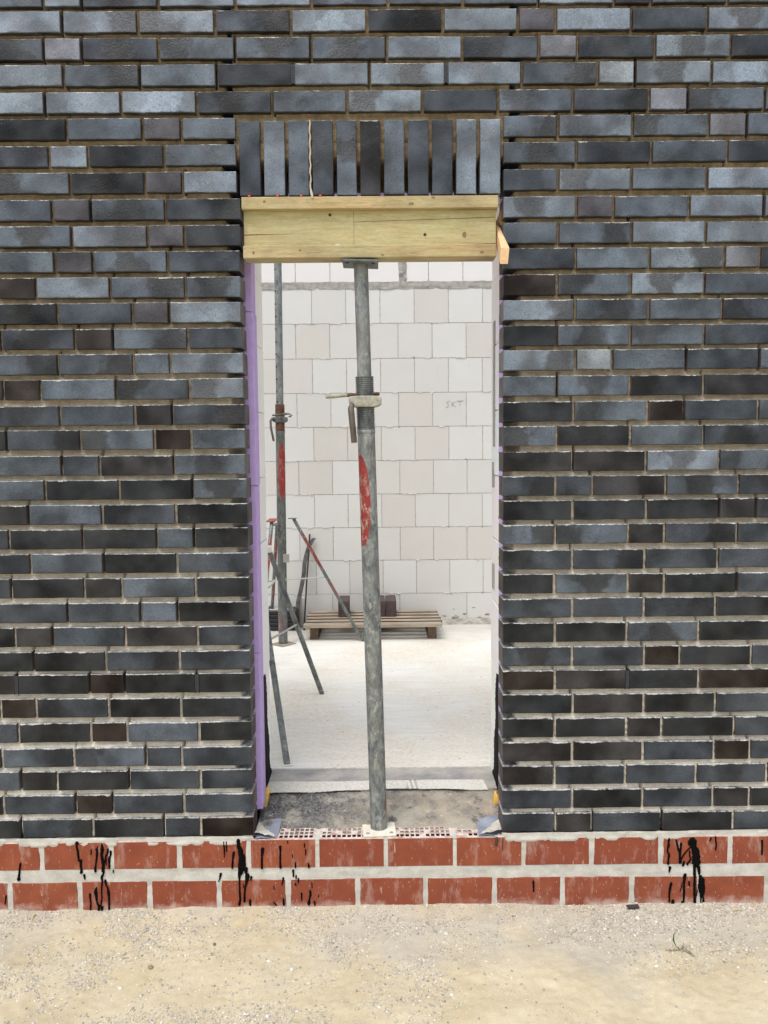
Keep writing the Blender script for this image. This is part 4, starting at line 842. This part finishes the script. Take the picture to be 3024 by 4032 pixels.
# ------------------------------------------------------------------ timber beam over the door
BEAM = m_wood('yellow_form_timber', (.37, .305, .150), (.53, .455, .265), (.105, .075, .040), grime=.4)
WEB = m_wood('yellow_form_board', (.41, .37, .175), (.55, .50, .295), (.30, .225, .12), st=(1, 9, 9), grime=.35)
be = empty('timber_beam', (-.02, .04, 2.252), 'yellow timber formwork beam spanning the doorway top above the prop', 'timber beam')
MB().box(-.4465, .406, .000, .080, 2.4135, 2.4535).build('top_flange', BEAM, be, bevel=.002)
MB().box(-.4445, .4005, .000, .080, 2.254, 2.2955).build('bottom_flange', BEAM, be, bevel=.003)
MB().box(-.444, -.0756, .0262, .053, 2.2957, 2.4133).build('web_board', WEB, be, bevel=.0006, seg=1)
MB().box(-.0748, .4015, .0255, .053, 2.2957, 2.4133).build('web_board', WEB, be, bevel=.0006, seg=1)
KN = m_flat('knot', (.22, .15, .08), .8)
for x, z, w, h, y in ((.296, 2.331, .007, .010, .0252), (.195, 2.331, .0, .0, 0), (-.37, 2.438, .005, .0045, -.0004), (.19, 2.447, .006, .004, -.0004), (.117, 2.427, .009, .005, -.0004), (.352, 2.268, .008, .005, -.0004), (-.255, 2.279, .004, .004, -.0004), (.02, 2.262, .005, .004, -.0004), (-.41, 2.272, .004, .006, -.0004)):
    if w: MB().prism([(x + w * math.cos(a) * R.uniform(.85, 1.15), z + h * math.sin(a) * R.uniform(.85, 1.15)) for a in np.linspace(0, 5.9, 14)], y, y + .003).build('knot', KN, be)
CK = m_flat('crack', (.06, .045, .025), .9)
MB().prism([(-.0745, 2.3755), (.4, 2.388), (.4, 2.3895), (-.0745, 2.3765)], .0249, .0257).build('crack', CK, be)
MB().prism([(-.4435, 2.335), (-.30, 2.3385), (-.28, 2.3392), (-.4435, 2.3375)], .0256, .0264).build('crack', CK, be)
MB().prism([(.22, 2.2975), (.4, 2.3005), (.4, 2.303), (.22, 2.299)], .0249, .0257).build('crack', CK, be)
for x, z in ((-.155, 2.400), (.163, 2.333)): MB().tube([(x, .0246, z), (x, .028, z)], .0052, 12).build('screw_head', CK, be)
blob('mortar_spot', be, WMORT, -.13, .024, 2.2985, .007, (1.4, .4, .7), 2)
FRESH = m_wood('fresh_pine', (.66, .45, .24), (.74, .55, .32), (.48, .28, .12), st=(9, 1, 9), knots=False, grime=.2)
# pine wedge driven between beam and jamb, sticking out towards the yard
wv = [(.4065, -.060, 2.2680), (.4345, -.060, 2.2680), (.4295, -.060, 2.2160), (.4030, -.060, 2.2160), (.4085, .105, 2.405), (.4125, .105, 2.405), (.4165, .105, 2.345), (.4065, .105, 2.345)]
wm_ = MB().add([wv[0], wv[1], wv[2], wv[3], wv[4], wv[5], wv[6], wv[7]], [(0, 1, 2, 3), (4, 7, 6, 5), (0, 4, 5, 1), (1, 5, 6, 2), (2, 6, 7, 3), (3, 7, 4, 0)])
tag(wm_.build('timber_wedge', FRESH, bevel=.0012, loc=(.42, .0, 2.3)), 'fresh pale pine wedge sticking out between beam end and right brick jamb', 'wedge')
w2 = MB().prism([(.4085, 2.386), (.423, 2.366), (.437, 2.376), (.435, 2.437), (.429, 2.436)], .045, .075)
tag(w2.build('timber_wedge', m_wood('old_pine', (.30, .17, .08), (.42, .26, .13), (.10, .05, .03), knots=False), bevel=.001), 'small brown wood splinter behind the beam end above the pine wedge', 'wedge')
REDP = m_flat('red_plastic', (.75, .07, .06), .5)
for i, (x, w) in enumerate(((-.420, 'first'), (-.327, 'second'), (-.248, 'third'), (-.185, 'fourth'))):
    o = MB().box(x - .004, x + .004, -.001, .02, 2.4537, 2.4592).build('red_spacer', REDP, bevel=.001, loc=(x, 0, 2.454)); tag(o, 'tiny red plastic spacer on top of the timber beam, %s from the left' % w, 'spacer', 'red spacers under the soldier bricks')

# ------------------------------------------------------------------ steel props
STEEL_D = m_galv('dark_steel', dark=.55, splat=.2); RUST = m_simple('rusty_bar', (.085, .045, .03), (.20, .11, .07), 30, .75, metal=.2)
OLD = m_simple('brown_steel', (.075, .062, .050), (.17, .15, .125), 24, .6, stretch=(1, 1, .5), metal=.3)
NUTM = m_simple('cement_coated_nut', (.20, .20, .165), (.46, .45, .36), 40, .75, bump=.6)
PLW = m_simple('cement_plate', (.62, .58, .48), (.74, .70, .60), 18, .85)
def lerp(a, b, t): return tuple(a[i] + (b[i] - a[i]) * t for i in range(3))
def prop(label, base, top, z_thread0, z_thread1, z_nut, ztop_plate, red, plate_rot, plate_mat, tubemat, innermat, holes=False, handle=None, pin=None, ring=False):
    t = empty('steel_prop', base, label, 'steel prop', 'adjustable steel props')
    at = lambda z: lerp(base, top, (z - base[2]) / (top[2] - base[2]))
    n = 14
    MB().tube([at(base[2] + .006 + (z_thread0 - base[2] - .006) * i / n) for i in range(n + 1)], .0302, 28, caps=False).build('outer_tube', tubemat, t)
    MB().tube([at(z_thread1 - .02 + (ztop_plate - z_thread1 + .02) * i / n) for i in range(n + 1)], .0243, 28).build('inner_tube', innermat, t)
    pts, rs = [], []; z = z_thread0 + .004; k = 0
    while z < z_thread1 - .001:
        ph = (k % 4); pts.append(at(z)); rs.append((.0288, .0318, .0320, .0295)[ph]); z += .00175; k += 1
    th = MB(); th.tube(pts, rs, 28)
    th.build('thread', STEEL_D if not ring else RUST, t)
    MB().tube([at(z_thread0 - .010), at(z_thread0 - .008), at(z_thread0 + .002), at(z_thread0 + .004)], [.0302, .0316, .0316, .030], 28).build('weld_ring', tubemat, t)
    c = at(z_nut); hw = .056 if not ring else .048; h = .0165
    pr = [(c[0] - hw, c[2] + h), (c[0] - hw * .62, c[2] + h + .003), (c[0] + hw * .62, c[2] + h + .003), (c[0] + hw, c[2] + h - .001), (c[0] + hw, c[2] - h * .5), (c[0] + hw * .84, c[2] - h * .9), (c[0] + hw * .6, c[2] - h - .002), (c[0] - hw * .6, c[2] - h - .002), (c[0] - hw * .84, c[2] - h * .9), (c[0] - hw, c[2] - h * .4)]
    MB().prism(pr, c[1] - .038, c[1] + .034).build('nut', NUTM if not ring else STEEL_D, t, bevel=.004)
    if handle: MB().tube(handle[0], handle[1], 12).build('nut_handle', OLD, t, bevel=0)
    if pin:
        for p_, r_, m_ in pin: MB().tube(p_, r_, 12).build('locking_pin', m_, t)
    if ring:
        cc = at(z_nut + .034); q = [(cc[0] + math.cos(a) * (.048 if a < 3.2 else .05), cc[1] - .028 * math.sin(a) , cc[2] + .004 * math.cos(a)) for a in np.linspace(.6, 5.9, 18)]
        MB().tube(q, .0052, 8).build('locking_pin', STEEL_D, t); MB().tube([(cc[0] + .02, cc[1] - .02, cc[2] + .008), (cc[0] + .062, cc[1], cc[2] + .004), (cc[0] + .078, cc[1], cc[2] - .008), (cc[0] + .07, cc[1], cc[2] - .014), (cc[0] + .056, cc[1], cc[2] - .012)], .0052, 8).build('locking_pin', STEEL_D, t)
    # base plate with four bolt holes
    pm = MB().box(base[0] - .059, base[0] + .059, base[1] - .063, base[1] + .063, base[2], base[2] + .0075, rot=rz(plate_rot), c=base).build('base_plate', plate_mat, t, bevel=.0022)
    for a, b in ((-1, -1), (1, -1), (-1, 1), (1, 1)):
        d = rz(plate_rot) @ Vector((a * .042, b * .045, 0)); q = (base[0] + d.x, base[1] + d.y, base[2] + .0069)
        MB().tube([q, (q[0], q[1], q[2] + .0009)], .0075, 14).build('bolt_hole', m_hole, pm)
    if holes:
        for zh in holes:
            q = at(zh); sx, sy = -.0168, -.0176
            MB().tube([(q[0] + sx * .97, q[1] + sy * .97, zh), (q[0] + sx * 1.015, q[1] + sy * 1.015, zh)], .0064, 12).build('pin_hole', m_blk, t)
    return t, at
m_hole = m_flat('bolt_hole', (.30, .27, .22), .9); m_blk = m_flat('hole_black', (.008, .008, .008), .9)
T1 = m_galv('galvanised_tube_front', red=(-.024, 1.185, .031, .160), red2=(.029, .085, .005, .034)); T1i = m_galv('galvanised_inner_front', dark=1.05, splat=.35)
b1, t1 = (-.0115, .072, .2475), (-.0535, .042, 2.236)
H1 = ([(-.088, .010, 1.768), (-.0915, -.004, 1.755), (-.0900, -.010, 1.735), (-.0860, -.012, 1.690), (-.0815, -.012, 1.638)], [.008, .0105, .0108, .0105, .0102])
P1 = [([(-.176, -.002, 1.7935), (-.140, .010, 1.796)], .0066, NUTM), ([(-.141, .010, 1.7965), (-.105, .026, 1.800)], .0060, NUTM), ([(-.106, .0255, 1.8000), (-.046, .05, 1.803), (.004, .07, 1.8065)], .0062, RUST)]
pr1, at1 = prop('large galvanised steel prop with red paint patch standing in the doorway under the beam', b1, t1, 1.680, 1.866, 1.778, 2.2405, None, .06, PLW, T1, T1i, handle=H1, pin=P1)
hp = MB().box(-.115, .0055, -.016, .100, 2.2375, 2.2455, rot=ry(.035)).build('head_plate', STEEL_D, pr1, bevel=.002)
for x in (-.098, -.012): MB().tube([(x, .006, 2.2372 - (x + .055) * .035), (x, .006, 2.2360 - (x + .055) * .035)], .006, 10).build('bolt_hole', m_blk, hp)
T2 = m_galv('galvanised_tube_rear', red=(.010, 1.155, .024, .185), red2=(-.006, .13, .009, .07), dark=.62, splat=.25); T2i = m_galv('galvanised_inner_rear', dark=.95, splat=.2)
b2, t2 = (-.652, 2.68, .305), (-.636, 2.66, 3.10)
hz_ = [2.765, 2.627, 2.546, 2.466, 2.386, 2.306, 2.226, 2.146, 2.065, 1.985, 1.918]
H2 = ([(-.672, 2.63, 1.812), (-.690, 2.62, 1.810), (-.699, 2.615, 1.795), (-.697, 2.612, 1.75), (-.680, 2.61, 1.664)], .0075)
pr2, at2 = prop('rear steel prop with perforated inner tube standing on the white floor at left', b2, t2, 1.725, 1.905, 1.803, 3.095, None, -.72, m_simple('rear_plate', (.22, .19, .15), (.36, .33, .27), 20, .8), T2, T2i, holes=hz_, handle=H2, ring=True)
MB().box(-.690, -.580, 2.60, 2.72, 3.095, 3.102).build('head_plate', STEEL_D, pr2)
MB().box(-.636, -.596, 2.626, 2.634, .865, .922).build('clamp_plate', m_simple('clamp', (.30, .29, .25), (.42, .41, .36), 30, .8), pr2, bevel=.002)
# tripods
LEGR = m_galv('tripod_leg_red', red=(.004, .24, .007, .15), red2=(.002, .55, .010, .07), dark=.8, splat=.3); LEGG = m_galv('tripod_leg', dark=.85, splat=.35)
ROD = m_flat('zinc_rod', (.42, .42, .40), .5)
ta = empty('prop_tripod', (-.65, 2.66, .305), 'folding tripod frame with reddish legs clamped around the rear prop', 'prop tripod', 'prop tripods')
def tleg(parent, a, b, r, mat): return MB().tube([lerp(a, b, i / 10) for i in range(11)], r, 16).build('leg', mat, parent)
tleg(ta, (-.565, 2.655, 1.152), (-.117, 2.743, .305), .0112, LEGR)
tleg(ta, (-.683, 2.45, 1.150), (-.712, 1.92, .305), .0125, LEGR)
tleg(ta, (-.700, 2.86, 1.10), (-.80, 3.20, .305), .012, LEGR)
MB().box(-.600, -.545, 2.635, 2.675, 1.1525, 1.1575).build('bracket', STEEL_D, ta, bevel=.001)
MB().box(-.720, -.660, 2.42, 2.64, 1.1525, 1.158).build('bracket', m_galv('bracket_red', red=(0, 0, 9, 9), splat=.6), ta, bevel=.001)
MB().box(-.720, -.680, 2.72, 2.88, 1.10, 1.106).build('bracket', STEEL_D, ta, bevel=.001)
MB().tube([(-.625, 2.645, .748), (-.353, 2.697, .755)], .0042, 8).build('brace', ROD, ta)
MB().tube([(-.69, 2.24, .80), (-.66, 2.60, .76)], .0042, 8).build('brace', ROD, ta)
tb = empty('prop_tripod', (-.60, 1.35, .305), 'grey folded tripod frame just inside the door, half hidden by the left jamb', 'prop tripod', 'prop tripods')
tleg(tb, (-.557, 1.35, 1.105), (-.315, 1.544, .305), .0130, LEGG)
tleg(tb, (-.618, 1.30, 1.11), (-.393, .545, .306), .0138, LEGG)
tleg(tb, (-.66, 1.42, 1.11), (-1.02, 1.85, .305), .0130, LEGG)
MB().tube([(-.557, 1.35, 1.096), (-.559, 1.349, 1.128)], .0148, 14).build('leg_cap', MESHM, tb)
MB().box(-.67, -.58, 1.28, 1.44, 1.118, 1.124).build('bracket', STEEL_D, tb, bevel=.001)
MB().box(-.536, -.44, 1.17, 1.18, .715, .735, rot=rz(1.05), c=(-.49, 1.18, .72)).build('brace', ROD, tb) if False else None
MB().tube([(-.513, .935, .742), (-.470, 1.20, .722), (-.434, 1.448, .704)], .0052, 6).build('brace', ROD, tb)
MB().tube([(-.595, 1.60, .875), (-.615, 2.0, .845)], .0060, 6).build('brace', ROD, tb)
MB().tube([(-.595, 1.60, .875), (-.745, 1.52, .92)], .0060, 6).build('brace', ROD, tb)
blob('foot_blob', tb, MESHM, -.393, .543, .3065, .026, (1, .5, .12), 4, .2)

# ------------------------------------------------------------------ pallet and things at the far wall
PW = m_wood('grey_pallet_wood', (.27, .225, .175), (.44, .38, .305), (.11, .075, .05), knots=True, grime=.45)
pa = empty('wooden_pallet', (-.045, 3.0, .305), 'weathered wooden pallet on the white floor against the far wall', 'pallet')
EDG = m_flat('dirty_board_edge', (.035, .026, .020), .95, .1)  # gap shade and dirt both put into the colour of the rear board edges
for i in range(5):
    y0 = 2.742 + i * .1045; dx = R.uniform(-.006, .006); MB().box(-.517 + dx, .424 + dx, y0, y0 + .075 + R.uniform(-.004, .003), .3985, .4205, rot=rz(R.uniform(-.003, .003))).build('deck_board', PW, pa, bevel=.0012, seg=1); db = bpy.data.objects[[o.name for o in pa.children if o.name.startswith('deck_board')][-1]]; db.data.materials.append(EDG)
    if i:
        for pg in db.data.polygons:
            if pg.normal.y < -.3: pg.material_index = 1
PD = m_wood('dark_pallet_wood', (.11, .080, .055), (.20, .15, .105), (.05, .035, .025), st=(12, 1, 12), knots=False)
for a, b in ((-.481, -.425), (-.075, -.018), (.329, .386)): MB().box(a, b, 2.797, 3.248, .322, .3982).build('bearer', PD, pa, bevel=.002, seg=1); MB().box(a - .003, b + .002, 2.80, 3.245, .3055, .3215).build('bottom_board', PD, pa)
PV = m_simple('brown_clinker', (.050, .034, .034), (.085, .060, .058), 30, .6)
for x, lab in ((-.258, 'dark brown brick standing alone on the left half of the pallet'), (-.002, 'dark brown brick on the pallet, mostly hidden behind the front prop'), (.0775, 'dark brown brick at the right end of the pair on the pallet')):
    o = MB().box(x - .0372, x + .0372, 2.990, 3.228, .4212, .533, rot=rz(R.uniform(-.02, .02))).build('loose_brick', PV, bevel=.002, loc=(x, 3.1, .4212)); tag(o, lab, 'brick', 'loose bricks on the pallet')
BP = m_flat('black_plastic', (.010, .010, .012), .45, .5)
cr = empty('plastic_crate', (-.70, 3.18, .305), 'black slatted plastic crate on the floor behind the rear prop', 'crate')
for i in range(5): z = .309 + i * .029; MB().box(-.815, -.595, 3.085, 3.26, z, z + .024).build('slat', BP, cr, bevel=.0015, seg=1)
for x in (-.812, -.60): MB().box(x - .004, x + .006, 3.083, 3.262, .3055, .456).build('corner_post', BP, cr)
blob('mortar_lump', cr, WMORT, -.735, 3.15, .452, .05, (1.5, 1, .18), 6)
strip_pts = [(-.481, 3.275, .953), (-.499, 3.268, .926), (-.516, 3.261, .899), (-.535, 3.243, .84), (-.548, 3.224, .78), (-.555, 3.206, .688), (-.576, 3.187, .583), (-.595, 3.169, .501), (-.602, 3.150, .40), (-.604, 3.14, .3065)]
sb = MB(); V = []
for (x, y, z) in strip_pts: V += [(x - .0155, y, z), (x + .0155, y, z), (x + .0155, y + .006, z), (x - .0155, y + .006, z)]
n = len(strip_pts); F = [(i * 4 + k, i * 4 + (k + 1) % 4, i * 4 + 4 + (k + 1) % 4, i * 4 + 4 + k) for i in range(n - 1) for k in range(4)] + [(0, 1, 2, 3), tuple(range(4 * n - 4, 4 * n))]
o = sb.add(V, F).build('rubber_strip', m_simple('grey_rubber', (.045, .047, .048), (.12, .12, .115), 25, .7)); tag(o, 'curved dark grey strip leaning against the far wall left of the pallet', 'strip')
o = MB().tube([(-.513, 3.285, .982), (-.517, 3.235, .85), (-.531, 3.19, .667), (-.542, 3.145, .462), (-.550, 3.10, .306)], .0062, 8).build('steel_rod', m_simple('black_rod', (.022, .016, .015), (.06, .04, .035), 50, .6)); tag(o, 'thin dark steel rod leaning on the far wall beside the grey strip', 'rod')
o = MB().box(-.592, -.548, 3.20, 3.215, .306, .535, rot=rx(.2)).build('block_offcut', BLOCK, bevel=.002); o.color = (.62, .61, .59, 1); tag(o, 'pale upright block offcut at the far wall behind the dark strip', 'offcut')
